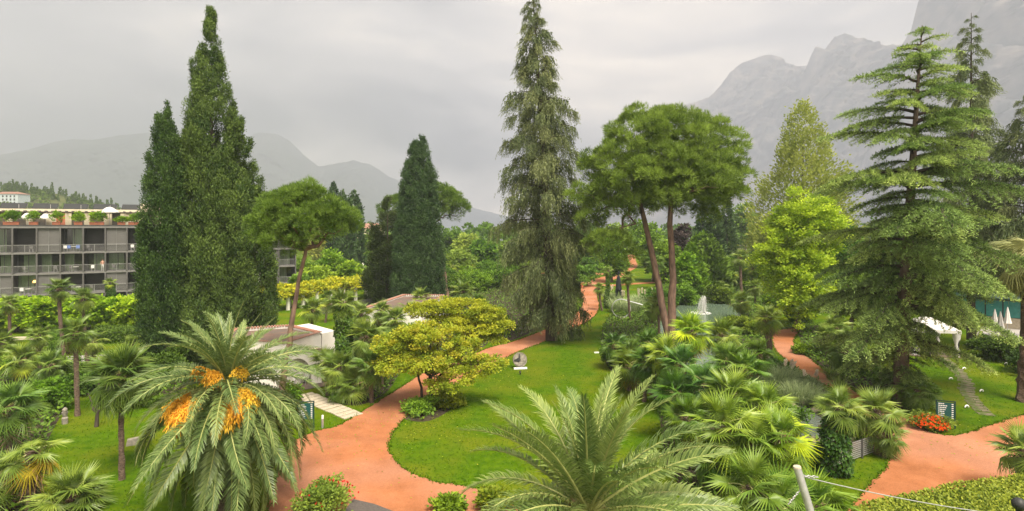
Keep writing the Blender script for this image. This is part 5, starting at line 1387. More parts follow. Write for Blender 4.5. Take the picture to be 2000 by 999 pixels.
FLOORS = {2: "?DDDWDPWDPDDPWPPDP", 1: "?WPWWWDWWWWPWPDWPD", 0: "?DPPLPDDPDPDPDPDPW", -1: "?DPDDPDPDPDDPDPDPD"}
FLOORS[2] = "?PDWDPWDPDDPWDWWPD"; FLOORS[1] = "?WPWWWWWWWPDWPDSPW"; FLOORS[0] = "?DPPLPDDPDPDPDPSPW"; FLOORS[-1] = "?DPDDPDPDPDDPDPDPD"
for fl, row in FLOORS.items():
    z0 = 0.0 if fl < 0 else SL[fl]; z1 = {-1: 1.82, 0: 4.82, 1: 7.82, 2: TOP}[fl]
    for k in range(1, NB):
        t = row[k]; a = U0 + k * BW + .12; b = a + BW - .24; mid = (a + b) / 2; h = z1 - z0
        gk = random.Random(k * 13 + fl)
        if t == 'P' or t == 'S':
            mt = M['panel'] if t == 'P' else M['white_screen']
            part("screen", lambda m: box(m, a, mid - .04, .12, .17, z0 + .01, z1 - .01), mt)
            part("screen", lambda m: box(m, mid + .04, b, .14, .19, z0 + .01, z1 - .01), mt)
            part("screen_post", lambda m: box(m, mid - .035, mid + .035, .1, .2, z0, z1 - .001), M['hotel_slab'])
        elif t == 'D':
            part("shutter", lambda m: [box(m, a + .01, b - .01, 1.86, 1.93, z0 + .02 + i * .3, z0 + .29 + i * .3) for i in range(int((h - .1) / .3))], M['hotel_dark'])
        else:
            w = part("window", lambda m: (box(m, a, a + .07, 1.82, 1.94, z0, z1 - .01), box(m, b - .07, b, 1.82, 1.94, z0, z1 - .01), box(m, mid - .04, mid + .04, 1.82, 1.94, z0, z1 - .01), box(m, a + .071, b - .071, 1.825, 1.935, z1 - .14, z1 - .011)), M['hotel_slab'])
            part("room_interior", lambda m: box(m, a + .07, b - .07, 1.955, 1.975, z0 + .01, z1 - .02), M['room'])
            s = gk.random()
            ca, cb = (a + .08, a + (b - a) * (.45 + .4 * s)) if gk.random() < .5 else (a + (b - a) * (.5 - .35 * s), b - .08)
            def cur(m):
                n = 22; xs = np.linspace(ca, cb, n); ys = 1.93 + .015 * np.sin(np.arange(n) * 1.9)
                V = [(x, y, z) for z in (z0 + .03, z1 - .16) for x, y in zip(xs, ys)]
                m.add(V, [(i, i + 1, n + i + 1, n + i) for i in range(n - 1)], .5)
            part("curtain", cur, M['curtain'])
            part("pane", lambda m: box(m, a + .08, mid - .05, 1.87, 1.88, z0 + .03, z1 - .15), M['glass'], w)
            part("pane", lambda m: box(m, mid + .05, b - .08, 1.87, 1.88, z0 + .03, z1 - .15), M['glass'], w)
            if t == 'L':
                part("lamp_shade", lambda m: tube(m, [(b - .5, 1.7, z0 + 1.5), (b - .5, 1.7, z0 + 1.85)], [.24, .14], 10), M['lamp'])
                part("lamp_stand", lambda m: tube(m, [(b - .5, 1.7, z0), (b - .5, 1.7, z0 + 1.5)], [.03, .02], 6), M['dark_metal'])
        if fl >= 0: obj("railing", rail, hotel, (a - .12, -.03, z0))
# roof level
part("terrace_wall", lambda m: box(m, U0, U1, 3.6, 9.0, TOP + .35, TOP + 2.35), M['room'])
k = 0; u = U0
while u < U1 - 1.5:
    w = .75 if k % 3 else 1.2
    part("pier", lambda m: box(m, u, u + w, 3.3, 3.58, TOP + .35, TOP + 2.35), M['cream'])
    if k % 4 == 2: part("terrace_panel", lambda m: box(m, u + w + .01, u + 3.0, 3.45, 3.59, TOP + .35, TOP + 2.35), M['terracotta' if k % 8 == 6 else 'cream'])
    k += 1; u += 2.3
part("lintel", lambda m: box(m, U0, U1, 3.2, 9.1, TOP + 2.352, TOP + 2.85), M['cream'])
for i in range(60):
    uu = U0 + .3 + i * .8
    part("pergola_beam", lambda m: box(m, uu, uu + .16, 1.9, 3.19, TOP + 2.45, TOP + 2.6), M['hotel_slab'])
part("pergola_rail", lambda m: box(m, U0, U1, 1.86, 2.0, TOP + 2.28, TOP + 2.448), M['bark_dark'])
for i in range(13):
    uu = U0 + .8 + i * 3.7
    Mx = Matrix.Translation((uu, 4.4, TOP + 2.9)) @ Matrix.Rotation(R(33), 4, 'X')
    p = part("solar_panel", lambda m: box(m, 0, 3.0, 0, 1.5, 0, .06, M=Mx), M['dark_metal'])
    part("panel_frame", lambda m: (box(m, uu, uu + .05, 5.55, 5.62, TOP + 2.86, TOP + 3.7), box(m, uu + 2.95, uu + 3.0, 5.55, 5.62, TOP + 2.86, TOP + 3.7), box(m, uu + 2.2, uu + 2.25, 4.4, 4.47, TOP + 2.86, TOP + 3.55)), M['steel'], p)
part("stair_head", lambda m: box(m, 16.4, 20.0, 3.1, 8.0, TOP + 2.853, TOP + 3.9), M['cream'])
part("terrace_rail", lambda m: [box(m, U0, U1, .35, .38, TOP + .5 + i * .18, TOP + .53 + i * .18) for i in range(4)], M['dark_metal'])
HM = Matrix.Translation((HX, HY, 0)) @ Matrix.Rotation(HROT, 4, 'Z')
def hp(u, y, z): return HM @ Vector((u, y, z))
# planters on the roof terrace
def hu(px):     # position along the facade of a picture column
    q = (px - 1000) / F; return (q * HY - HX) / (15 / 17 - q * 8 / 17)
PL = [(12, 1, "at the picture edge"), (26, 1.15, "second from the picture edge"), (63, 1.05, "with a tall tuft before a cream pier"), (108, 1.15, "with a wide bush under the dark pergola"), (151, 1.0, "with an upright bush before an opening"), (181, .9, "paired closely with a fuller one"), (194, 1.15, "with the fullest bush beside the pink wall"), (236, .55, "with the smallest bush near the white tent"), (257, .7, "with a low bush at the pink wall's end"), (269, 1.1, "nearest the slim cypress")]
for i, (px, hgt, w) in enumerate(PL):
    p = hp(hu(px), .75, TOP + .34); g = np.random.default_rng(500 + i)
    r = thing("planter", "terracotta box on the roof terrace " + w, "planter", p, HROT, "planters on the roof terrace")
    mb = MB(); box(mb, -.48, .48, -.25, .25, 0, .5); box(mb, -.52, .52, -.29, .29, .5, .58); mb.build("box", M['terracotta'], r)
    mb = MB(); clump_crown(mb, [(-.3, 0, .58 + .55 * hgt, .45, .35, .5 * hgt), (.3, 0, .58 + .6 * hgt, .45, .35, .55 * hgt), (0, 0, .58 + .95 * hgt, .4, .3, .5 * hgt)], 40, 22, .26, .12, g=g, clump_r=.28)
    mb.build("foliage", M['lime'], r, color=(.75, .85, .75))
for px, y, lb in ((45, 2.0, "white open parasol at the picture edge of the roof terrace"), (82, 2.2, "white open parasol between two cream piers on the roof terrace"), (211, 1.4, "large white tent roof over the middle of the roof terrace")):
    big = 1.25 if px == 211 else .85; p = hp(hu(px), y, TOP + .34); r = thing("parasol", lb, "parasol", p, HROT)
    zt = 2.9 if px == 211 else 1.9
    mb = MB(); tube(mb, [(0, 0, 0), (0, 0, zt)], [.04, .04], 6); mb.build("pole", M['steel'], r)
    mb = MB(); n = 8; V = [(0, 0, zt)] + [(.35 * big * math.cos(i * PI / 4), .35 * big * math.sin(i * PI / 4), zt - .12) for i in range(n)] + [(big * math.cos(i * PI / 4), big * math.sin(i * PI / 4), zt - .75) for i in range(n)] + [(big * math.cos(i * PI / 4), big * math.sin(i * PI / 4), zt - .92) for i in range(n)]
    mb.add(V, [(0, 1 + i, 1 + (i + 1) % n) for i in range(n)]); mb.add(V, [(1 + q * n + i, 9 + q * n + i, 9 + q * n + (i + 1) % n, 1 + q * n + (i + 1) % n) for q in range(2) for i in range(n)])
    mb.build("canopy", M['fabric_white'], r)
# balcony furniture
def chair_parts(mat):
    s = MB(); box(s, -.22, .22, -.22, .22, .42, .46)
    b = MB(); box(b, -.22, .22, .19, .23, .5, .9)
    l = MB(); box(l, -.018, .018, -.018, .018, 0, .42)
    return s.mesh("chair_seat", mat), b.mesh("chair_back", mat), l.mesh("chair_leg", M['steel'])
CH = {k: chair_parts(M[k]) for k in ('paint_white', 'blue', 'panel')}
def chair(p, rz, mat, label, group=None):
    r = thing("chair", label, "chair", p, rz, group); s, b, l = CH[mat]
    obj("seat", s, r); obj("backrest", b, r)
    for x in (-.19, .19):
        for y in (-.19, .19): obj("leg", l, r, (x, y, 0))
    return r
def table(p, rz, label, rad=.38, mat='paint_white', group=None, h=.72):
    r = thing("table", label, "table", p, rz, group)
    mb = MB(); tube(mb, [(0, 0, h - .03), (0, 0, h)], [rad, rad], 16); mb.build("tabletop", M[mat], r)
    mb = MB(); tube(mb, [(0, 0, 0), (0, 0, .03), (0, 0, .04), (0, 0, h - .03)], [rad * .55, rad * .55, .035, .03], 8); mb.build("pedestal", M['steel'], r)
    return r
GB = "balcony chairs"
FN = {2: "top-floor", 1: "third-floor", 0: "second-floor"}
for fl, px, mat, lb in ((2, 126, 'paint_white', "white chair on the top-floor balcony beside a blue chair"), (2, 134, 'blue', "first blue chair on the top-floor balcony next to the white one"), (2, 150, 'blue', "second blue chair on the top-floor balcony past the table"),
                        (2, 172, 'panel', "lone grey chair on the top-floor balcony before a dark shutter"), (2, 58, 'panel', "lone grey chair on the top-floor balcony near the picture edge"), (2, 258, 'paint_white', "white chair on the top-floor balcony by the cypress"),
                        (1, 47, 'panel', "grey chair on the middle balcony near the picture edge"), (1, 106, 'panel', "grey chair on the middle balcony behind the tall fan palm"), (1, 138, 'panel', "grey chair left of the white table on the middle balcony"), (1, 180, 'paint_white', "pale chair on the middle balcony next to the standing person"), (1, 222, 'panel', "grey chair on the middle balcony with yellow curtain"), (1, 256, 'panel', "grey chair on the middle balcony by the cypress"),
                        (0, 40, 'paint_white', "white chair on the lowest balcony beside the lit room"), (0, 62, 'panel', "grey chair on the lowest balcony in front of the lamp"), (0, 142, 'panel', "grey chair on the lowest balcony by a white table"), (0, 178, 'panel', "grey chair on the lowest balcony behind the ivied palm"), (0, 268, 'panel', "grey chair on the lowest balcony by the cypress")):
    chair(hp(hu(px), .8, SL[fl]), HROT + random.uniform(-.5, .5) + PI, mat, lb, GB)
for fl, px, lb in ((2, 142, "small table between blue chairs on the top-floor balcony"), (2, 266, "white table on the top-floor balcony by the cypress"), (1, 146, "white table on the middle balcony behind the fan palms"), (1, 267, "white table on the middle balcony by the cypress"), (0, 52, "white table on the lowest balcony before the lit room"), (0, 151, "white table on the lowest balcony between grey chairs"), (0, 275, "white table on the lowest balcony beside the cypress")):
    table(hp(hu(px), .8, SL[fl]), 0, lb, .36, group="balcony tables")

# ------------------------------------------------------------------ people
def person(label, p, rz, shirt, trousers, arms=((.14, -.26), (.1, -.24)), step=.08, s=1.0):
    r = thing("person", label, "person", p, rz)
    J = [(0, 0, .93), (0, 0, 1.15), (0, 0, 1.38), (0, -.01, 1.5), (0, -.02, 1.6), (0, -.02, 1.72)]
    rad = [.14, .125, .13, .055, .085, .09]
    E = [(0, 1), (1, 2), (2, 3), (3, 4), (4, 5)]
    def chain(start, pts, rr):
        k = start
        for q, w in zip(pts, rr):
            J.append(q); rad.append(w); E.append((k, len(J) - 1)); k = len(J) - 1
        return k
    for sx, (fx, fy) in ((-1, arms[0]), (1, arms[1])):
        chain(2, [(sx * .19, 0, 1.4), (sx * .24, .02, 1.13), (sx * (.24 - .3 * fx), fy, 1.0), (sx * (.24 - .5 * fx), fy - .08, .97)], [.06, .048, .036, .042])
        k = chain(0, [(sx * .09, 0, .86), (sx * .1, -step * sx, .48), (sx * .1, step * sx * .6, .08)], [.085, .062, .045])
        chain(k, [(sx * .1, step * sx * .6 - .16, .035)], [.035])
    me = bpy.data.meshes.new("person_body"); me.from_pydata(J, E, [])
    o = obj("body", me, r)
    for m in (M['skin'], M[shirt], M[trousers]): me.materials.append(m)
    sk = o.modifiers.new("skin", 'SKIN'); sk.use_smooth_shade = True
    for v, w in zip(me.skin_vertices[0].data, rad): v.radius = (w, w * .85)
    me.skin_vertices[0].data[0].use_root = True
    sb = o.modifiers.new("subdivision", 'SUBSURF'); sb.levels = 1; sb.render_levels = 1
    dg = bpy.context.evaluated_depsgraph_get(); dg.update()
    m2 = bpy.data.meshes.new_from_object(o.evaluated_get(dg)); o.modifiers.clear(); o.data = m2
    m2.materials.clear()
    for m in (M['skin'], M[shirt], M[trousers]): m2.materials.append(m)
    for f in m2.polygons:
        c = f.center
        f.material_index = 0 if c.z > 1.46 or (abs(c.x) > .14 and c.z < 1.08 and c.z > .9 and c.y < -.08) else (1 if c.z > .94 or (abs(c.x) > .17 and c.z > .9) else 2)
    mb = MB(); g = np.random.default_rng(3)
    tube(mb, [(0, .01, 1.68), (0, .015, 1.76), (0, 0, 1.815), (0, -.01, 1.83)], [.098, .1, .07, .01], 10); mb.build("hair", M['hair'], r, smooth=True)
    mb = MB()
    for sx in (-1, 1): box(mb, sx * .035 - .012, sx * .035 + .012, -.112, -.1, 1.70, 1.712)
    mb.build("eye", M['black'], r)
    mb = MB(); tube(mb, [(0, -.095, 1.70), (0, -.125, 1.665), (0, -.1, 1.655)], [.008, .016, .01], 5); mb.build("nose", M['skin'], r)
    mb = MB(); box(mb, -.025, .025, -.108, -.098, 1.625, 1.634); mb.build("mouth", M['terracotta'], r)
    if s != 1: r.scale = (s,) * 3
    return r
person("person in a white top standing at the railing of a middle balcony", hp(hu(199.5), .45, SL[1]), HROT, 'skin', 'paint_white')
person("waiter in white shirt and black trousers walking among the restaurant tables", Vector((X(1996, 54), 54, .55)), .9, 'fabric_white', 'black_cloth', step=.16)

# ------------------------------------------------------------------ white loggia with tiled parapets
def half_tile_mesh(w=.2, l=.42):
    mb = MB(); n = 6; a = np.linspace(0, PI, n)
    V = [(math.cos(t) * w / 2 * (1 - .12 * e), (e - .5) * l, math.sin(t) * w * .42) for e in (0, 1) for t in a]
    mb.add(V, [(i, i + 1, n + i + 1, n + i) for i in range(n - 1)]); mb.add(V, [list(range(n))[::-1]]); mb.add(V, [list(range(n, 2 * n))])
    return mb.mesh("roof_tile", M['tile'])
TILE = half_tile_mesh()
def tile_line(root, a, b, z, n=None, off=0.0, parent=None):
    a, b = np.array(a[:2]), np.array(b[:2]); l = np.linalg.norm(b - a); n = n or max(2, int(l / .215)); ang = math.atan2(*(b - a)[::-1])
    for i in range(n):
        p = a + (b - a) * (i + .5) / n
        obj("roof_tile", TILE, root, (p[0], p[1], z + random.uniform(0, .012)), (random.uniform(-.05, .05) - .12, 0, ang + PI * (i % 2) * 0 + random.uniform(-.04, .04)))
log = thing("loggia", "white flat-roofed garden loggia with an arch and clay-tiled parapets", "building", (-17, 43, 0))
o0 = np.array([-17.0, 43.0])
def lp(*pts): return [(p[0] - o0[0], p[1] - o0[1]) for p in pts]
MAIN = [(-22.0, 42.6), (-16.45, 40.7), (-15.25, 45.0), (-19.0, 48.2), (-23.0, 46.5)]
part("wall", lambda m: prism(m, lp(*MAIN), 0, 3.2), M['white'], log)
part("roof", lambda m: prism(m, lp(*[(np.array(p) - o0) * .93 + o0 + (-.15, .05) for p in MAIN]), 3.203, 3.23), M['red_roof'], log)
for i in range(5):
    a, b = np.array(MAIN[i]), np.array(MAIN[(i + 1) % 5]); d = (b - a) / np.linalg.norm(b - a); nrm2 = np.array([-d[1], d[0]])
    q = [a - o0 + d * .13, b - o0 - d * .13, b - o0 + nrm2 * .26 - d * .13, a - o0 + nrm2 * .26 + d * .13]
    part("parapet", lambda m: prism(m, [tuple(t) for t in q], 3.201, 3.42), M['white'], log)
    tile_line(log, a - o0 + nrm2 * .13, b - o0 + nrm2 * .13, 3.421)
WING = [(-15.2, 45.05), (-14.55, 46.3), (-17.9, 49.6), (-18.9, 48.28)]
part("side_wing", lambda m: prism(m, lp(*WING), 0, 3.32), M['white'], log)
part("door", lambda m: box(m, -.1, .12, -.5, .5, 0, 2.3, M=Matrix.Translation((-15.62 - o0[0], 43.75 - o0[1], .02)) @ Matrix.Rotation(R(-15.6), 4, 'Z')), M['room'], log)
# arched front wall
A, B = np.array([-18.6, 40.0]), np.array([-14.45, 42.75])
dv = (B - A) / np.linalg.norm(B - A); LW = np.linalg.norm(B - A)
AM = Matrix.Translation((A[0] - o0[0], A[1] - o0[1], 0)) @ Matrix.Rotation(math.atan2(dv[1], dv[0]), 4, 'Z')
def arch_wall(m):
    u0, u1, hz = 2.1, 4.25, 2.1; n = 14; H = 2.5; th = .3
    cu = (u0 + u1) / 2; ru = (u1 - u0) / 2
    arc = [(cu - ru * math.cos(PI * i / n), .15 + (hz - .15) * math.sin(PI * i / n) ** .7) for i in range(n + 1)]
    for y0, flip in ((0, 0), (th, 1)):
        V, Fc = [], []
        for (u, z) in arc: V += [(u, y0, z), (u, y0, H)]
        Fc = [(2 * i, 2 * i + 2, 2 * i + 3, 2 * i + 1) for i in range(n)]
        m.add(np.array(V) @ np.array(AM)[:3, :3].T + np.array(AM)[:3, 3], [f[::-1] if flip else f for f in Fc])
    V = []
    for (u, z) in arc: V += [(u, 0, z), (u, th, z)]
    m.add(np.array(V) @ np.array(AM)[:3, :3].T + np.array(AM)[:3, 3], [(2 * i, 2 * i + 1, 2 * i + 3, 2 * i + 2) for i in range(n)])
    box(m, 0, u0, 0, th, 0, H, M=AM); box(m, u1, LW, 0, th, 0, H, M=AM)
part("arched_wall", arch_wall, M['white'], log)
aw = [tuple((AM @ Vector((u, y, 0)))[:2]) for u, y in ((0, -.06), (LW + .05, -.06), (LW + .05, .36), (0, .36))]
part("wall_cap", lambda m: prism(m, aw, 2.503, 2.56), M['cream'], log)
tile_line(log, np.array(aw[0]) + .15 * np.array([-dv[1], dv[0]]), np.array(aw[1]) + .15 * np.array([-dv[1], dv[0]]), 2.561)
rf = [tuple((AM @ Vector((u, y, 0)))[:2]) for u, y in ((.1, .37), (LW - .02, .37), (LW - .02, 1.2), (.1, 2.3))]
part("porch_roof", lambda m: prism(m, rf, 2.34, 2.47), M['cream'], log)
part("porch_floor", lambda m: prism(m, [tuple((AM @ Vector((u, y, 0)))[:2]) for u, y in ((.8, -1.1), (LW + .2, -1.1), (LW + .2, 1.6), (.8, 1.6))], 0.01, .05), M['red_roof'], log)
# table and chairs under the arch
c0 = Vector((A[0], A[1], 0)) + Vector((*(dv * 3.35), 0)) + Vector((-dv[1] * 1.0, dv[0] * 1.0, .05))
table(c0, 0, "round white garden table under the white arch", .55)
for i, (a, lb) in enumerate(((-.3, "white garden chair at the arch table facing the lawn"), (-1.5, "white garden chair on the lawn side of the arch table"), (-2.6, "white garden chair at the arch table nearest the leaning pine"), (1.6, "white garden chair behind the arch table"))):
    chair(c0 + Vector((math.cos(a) * .8, math.sin(a) * .8, 0)), a - PI / 2, 'paint_white', lb, "chairs round the arch table")
# second white building with red roof
rb = thing("garden_pavilion", "low white pavilion with a flat red roof behind the clump of palms", "building", (-12, 63, 0)); o1 = np.array([-12.0, 63.0])
FP = [(-16.1, 59.4), (-9.4, 58.6), (-8.6, 71.6), (-13.9, 71.9)]
part("wall", lambda m: prism(m, [tuple(np.array(p) - o1) for p in FP], 0, 2.9), M['white'], rb)
part("roof", lambda m: prism(m, [tuple((np.array(p) - o1) * .965) for p in FP], 2.903, 2.95), M['red_roof'], rb)
for i in range(4):
    a, b = np.array(FP[i]) - o1, np.array(FP[(i + 1) % 4]) - o1
    d = (b - a) / np.linalg.norm(b - a); n2 = np.array([-d[1], d[0]])
    part("parapet", lambda m: prism(m, [tuple(a + d * .16), tuple(b - d * .16), tuple(b + n2 * .32 - d * .16), tuple(a + n2 * .32 + d * .16)], 2.902, 3.1), M['white'], rb)
    tile_line(rb, a + n2 * .16, b + n2 * .16, 3.101, n=int(np.linalg.norm(b - a) / .26))
# dark garden railing behind it
fr = thing("railing_fence", "long grey railing fence below the golden pergola", "fence", (X(660, 76), 76, 0)); 
mb = MB(); a = np.array([X(615, 74), 74.0]); b = np.array([X(740, 84), 84.0])
for i in range(7):
    p = a + (b - a) * i / 6 - (X(660, 76), 76); mb = MB(); box(mb, p[0] - .04, p[0] + .04, p[1] - .04, p[1] + .04, 0, 1.2); mb.build("post", M['hotel'], fr)
mb = MB(); q = [tuple(a - (X(660, 76), 76)), tuple(b - (X(660, 76), 76)), tuple(b - (X(660, 76), 76) + (0, .05)), tuple(a - (X(660, 76), 76) + (0, .05))]
for z in np.arange(.15, 1.15, .16): prism(mb, q, z, z + .09)
kind(mb.build("slat", M['hotel'], fr), "stuff")
# pergola with golden vine
pa, pb = np.array([X(528, 77), 77.0]), np.array([X(742, 94), 94.0])
pg = thing("pergola", "long white-posted pergola roofed with golden-yellow vine", "pergola", (pa[0], pa[1], 0), math.atan2(*(pb - pa)[::-1])); PLn = np.linalg.norm(pb - pa)
for i in range(9):
    for y in (0, 3.0):
        mb = MB(); u = .3 + i * (PLn - .6) / 8; box(mb, u - .18, u + .18, y - .18, y + .18, 0, 2.15); mb.build("post", M['white'], pg)
for y in (0, 3.0):
    mb = MB(); box(mb, 0, PLn, y - .1, y + .1, 2.152, 2.3); mb.build("beam", M['bark'], pg)
mb = MB(); g = np.random.default_rng(61)
clump_crown(mb, [(u, 1.5, 2.45 + .12 * g.normal(), 1.6, 2.2, 1.0) for u in np.linspace(.5, PLn - .5, 16)], 620, 34, .34, .26, g=g, clump_r=.5, flat=.5, droop=.3)
mb.build("vine", M['vine'], pg)
# small white statue far behind
x, y = gx(709, 532); st = thing("statue", "small white statue beyond the golden pergola", "statue", (x, y, 0))
mb = MB(); box(mb, -.5, .5, -.5, .5, 0, 1.2); mb.build("plinth", M['stone'], st)
mb = MB(); tube(mb, [(0, 0, 1.2), (0, 0, 1.9), (.05, 0, 2.6), (0, 0, 2.9), (0, 0, 3.2)], [.4, .3, .36, .14, .2], 8); mb.build("figure", M['white'], st, smooth=True)

# hotel on the wooded hill
hh = thing("hillside_hotel", "pale blue-white hotel with red roof on the wooded hill", "building", (-352, 388, 16))
mb = MB(); box(mb, -8, 11.5, 0, 10, 0, 17.4); mb.build("wall", surf_mat("pale_blue_render", (.5, .58, .6), (.58, .64, .66), 1), hh)
mb = MB(); V = [(-8.4, -.4, 17.45), (11.9, -.4, 17.45), (11.9, 10.4, 17.45), (-8.4, 10.4, 17.45), (-3, 5, 19.2), (7.5, 5, 19.2)]
mb.add(V, [(0, 1, 5, 4), (2, 3, 4, 5), (3, 2, 1, 0)]); mb.add(V, [(1, 2, 5), (3, 0, 4)]); mb.build("roof", M['tile'], hh)
for r_ in range(4):
    for c in range(7):
        mb = MB(); u = -7.2 + c * 2.65; z = 8.3 + r_ * 2.3; box(mb, u, u + 1.0, -.12, -.02, z, z + 1.35); mb.build("window", M['hotel_dark'], hh)
# houses glimpsed beyond the trees
def house(label, px, D, zt, w, d, wallm, rz=0.1):
    r = thing("house", label, "building", (X(px, D), D, 0), rz)
    mb = MB(); box(mb, -w / 2, w / 2, 0, d, 0, zt); mb.build("wall", wallm, r)
    mb = MB(); V = [(-w / 2 - .5, -.5, zt + .01), (w / 2 + .5, -.5, zt + .01), (w / 2 + .5, d + .5, zt + .01), (-w / 2 - .5, d + .5, zt + .01), (-w / 4, d / 2, zt + 1.6), (w / 4, d / 2, zt + 1.6)]
    mb.add(V, [(0, 1, 5, 4), (2, 3, 4, 5), (3, 2, 1, 0)]); mb.add(V, [(1, 2, 5), (3, 0, 4)]); mb.build("roof", M['tile'], r)
    for z in np.arange(zt - 2.3, .5, -3):
        for u in np.arange(-w / 2 + 1, w / 2 - 1.5, 2.6):
            mb = MB(); box(mb, u, u + 1.1, -.1, -.02, z, z + 1.4); mb.build("window", M['room'], r)
house("brown-roofed far house beside the far round-topped cypress", 722, 185, 11.0, 8, 8, M['cream'])
house("low grey pool house by the turquoise pool", 1442, 255, 6.5, 8, 6, M['stone_grey'])
# turquoise pool
x, y = gx(1441, 487); pl = thing("swimming_pool", "raised turquoise swimming pool seen between the far trees", "pool", (X(1441, 215), 215, 0))
mb = MB(); box(mb, -2.3, 2.3, 0, 14, 0, 2.0); mb.build("basin", M['stone'], pl)
mb = MB(); box(mb, -2.1, 2.1, -.02, 13.8, 2.01, 2.06); mb.build("water", M['pool'], pl)
mb = MB(); box(mb, -2.3, 2.3, -.06, -.03, .3, 2.0); mb.build("overflow", M['pool'], pl)

# ------------------------------------------------------------------ fountain
x, y = gx(1376, 612); ft = thing("fountain", "small white water jet splashing in the green pond", "fountain", (x, y, .02))
mb = MB(); g = np.random.default_rng(9)
for k in range(26):
    a = g.random() * 6.28; v = g.uniform(.15, .5); hgt = g.uniform(1.4, 2.5); t = np.linspace(0, 1, 9)
    q = np.stack([math.cos(a) * v * t * 1.6 - .25 * t, math.sin(a) * v * t * 1.6, hgt * 4 * t * (1 - t) * .95 + .05], 1)
    tube(mb, q,   .012 + .008 * t, 4, cap=False, g=g)
mb.build("jet", M['paint_white'], ft)
mb = MB(); n = 700; t = g.random(n); a = g.random(n) * 6.28; v = g.uniform(.1, .9, n)
kites(mb, np.stack([np.cos(a) * v * t * 1.2 - .3 * t, np.sin(a) * v * t * 1.2, 2.5 * 4 * t * (1 - t) * g.uniform(.3, 1, n)], 1), rand_unit(n, g), .06, .045, g=g); kind(mb.build("droplet", M['paint_white'], ft), "stuff")
mb = MB(); n = 260; a = g.random(n) * 6.28; r = 1.3 * np.sqrt(g.random(n))
kites(mb, np.stack([np.cos(a) * r - .5, np.sin(a) * r, 0 * a + .02], 1), rand_unit(n, g) * (1, 1, .1), .18, .12, g=g); mb.build("foam", M['paint_white'], ft)
mb = MB(); tube(mb, [(0, 0, 0), (0, 0, .12)], [.12, .08], 8); mb.build("nozzle", M['dark_metal'], ft)

# ------------------------------------------------------------------ sculptures, signs, lights
x, y = gx(1016, 721); sc = thing("disc_sculpture", "round grey stone disc with angular relief standing on the lawn", "sculpture", (x, y, 0), R(8)); sc.rotation_euler = (R(-12), 0, R(8))
mb = MB(); tube(mb, [(0, -.1, .75), (0, .1, .75)], [.6, .6], 36); d = mb.build("disc", M['stone_grey'], sc)
mb = MB()
tube(mb, [(0, -.102, .75), (0, -.14, .75)], [.6, .585], 36, cap=False); d2 = mb.build("rim", M['stone'], sc)
for pts in ([(-.5, .78), (-.5, .68), (-.06, .6), (0, .72), (-.02, 1.22), (-.1, 1.22), (-.12, .95), (-.3, .82)], [(.03, .8), (.05, 1.22), (.1, 1.2), (.12, .76), (.5, .75), (.52, .66), (.05, .64)], [(-.4, .42), (.1, .62), (.45, .6), (.1, .3), (-.15, .22)]):
    mb = MB(); n = len(pts); V = [(u, -.17, z) for u, z in pts] + [(u, -.1, z) for u, z in pts]
    mb.add(V, [list(range(n))]); mb.add(V, [list(range(n, 2 * n))[::-1]]); mb.add(V, [(i, n + i, n + (i + 1) % n, (i + 1) % n) for i in range(n)]); mb.build("relief", M['dark_metal'] if pts[0][0] < -.45 else M['stone_grey'], sc)
mb = MB(); box(mb, -.55, .55, -.25, .25, -.02, .14); mb.build("base", M['paint_white'], sc)
x, y = gx(1016, 733); sp = thing("lawn_spotlight", "tiny dark spotlight on the lawn facing the stone disc", "light", (x, y, 0))
mb = MB(); tube(mb, [(0, 0, 0), (0, 0, .15)], [.03, .03], 6); mb.build("stake", M['dark_metal'], sp); mb = MB(); tube(mb, [(0, -.08, .16), (0, .12, .24)], [.06, .09], 8); mb.build("head", M['dark_metal'], sp)
# steel loop
x, y = gx(1222, 622); lp_ = thing("loop_sculpture", "polished steel ribbon looped on the lawn edge by the pond", "sculpture", (x, y, 0), R(-10))
t = np.linspace(0, 1, 48); a = R(70) + t * R(330)
Q = np.stack([-.55 + 1.15 * np.cos(a), .3 * t, 1.25 + 1.15 * np.sin(a)], 1); w = .35 + .55 * t
Q = np.concatenate([np.stack([np.linspace(3.6, -.1, 14), np.linspace(-.5, 0, 14), np.linspace(1.5, 2.33, 14)], 1)[:-1], Q]); w = np.concatenate([np.linspace(1.1, .35, 13), w])
V = []
for p, ww in zip(Q, w):
    for dy, dr in ((-ww / 2, 0), (ww / 2, 0)): V.append(p + (0, dy, 0))
V = np.array(V); V2 = V.copy(); cen = np.array([-.55, 0, 1.25]); rd = V - cen; rd[:, 1] = 0; V2 = V + nrm(rd) * .06
mb = MB(); n = len(Q); k2 = 2 * n; VV = np.concatenate([V, V2])
mb.add(VV, [(2 * i, 2 * i + 1, 2 * i + 3, 2 * i + 2) for i in range(n - 1)] + [(k2 + 2 * i, k2 + 2 * i + 2, k2 + 2 * i + 3, k2 + 2 * i + 1) for i in range(n - 1)] + [(2 * i, 2 * i + 2, k2 + 2 * i + 2, k2 + 2 * i) for i in range(n - 1)] + [(2 * i + 1, k2 + 2 * i + 1, k2 + 2 * i + 3, 2 * i + 3) for i in range(n - 1)])
mb.build("ribbon", M['polished'], lp_, smooth=False)
mb = MB(); prism(mb, [(-1.0, -.5), (.2, -.5), (.2, .6), (-1.0, .6)], 0, .12); mb.build("base", M['stone'], lp_)
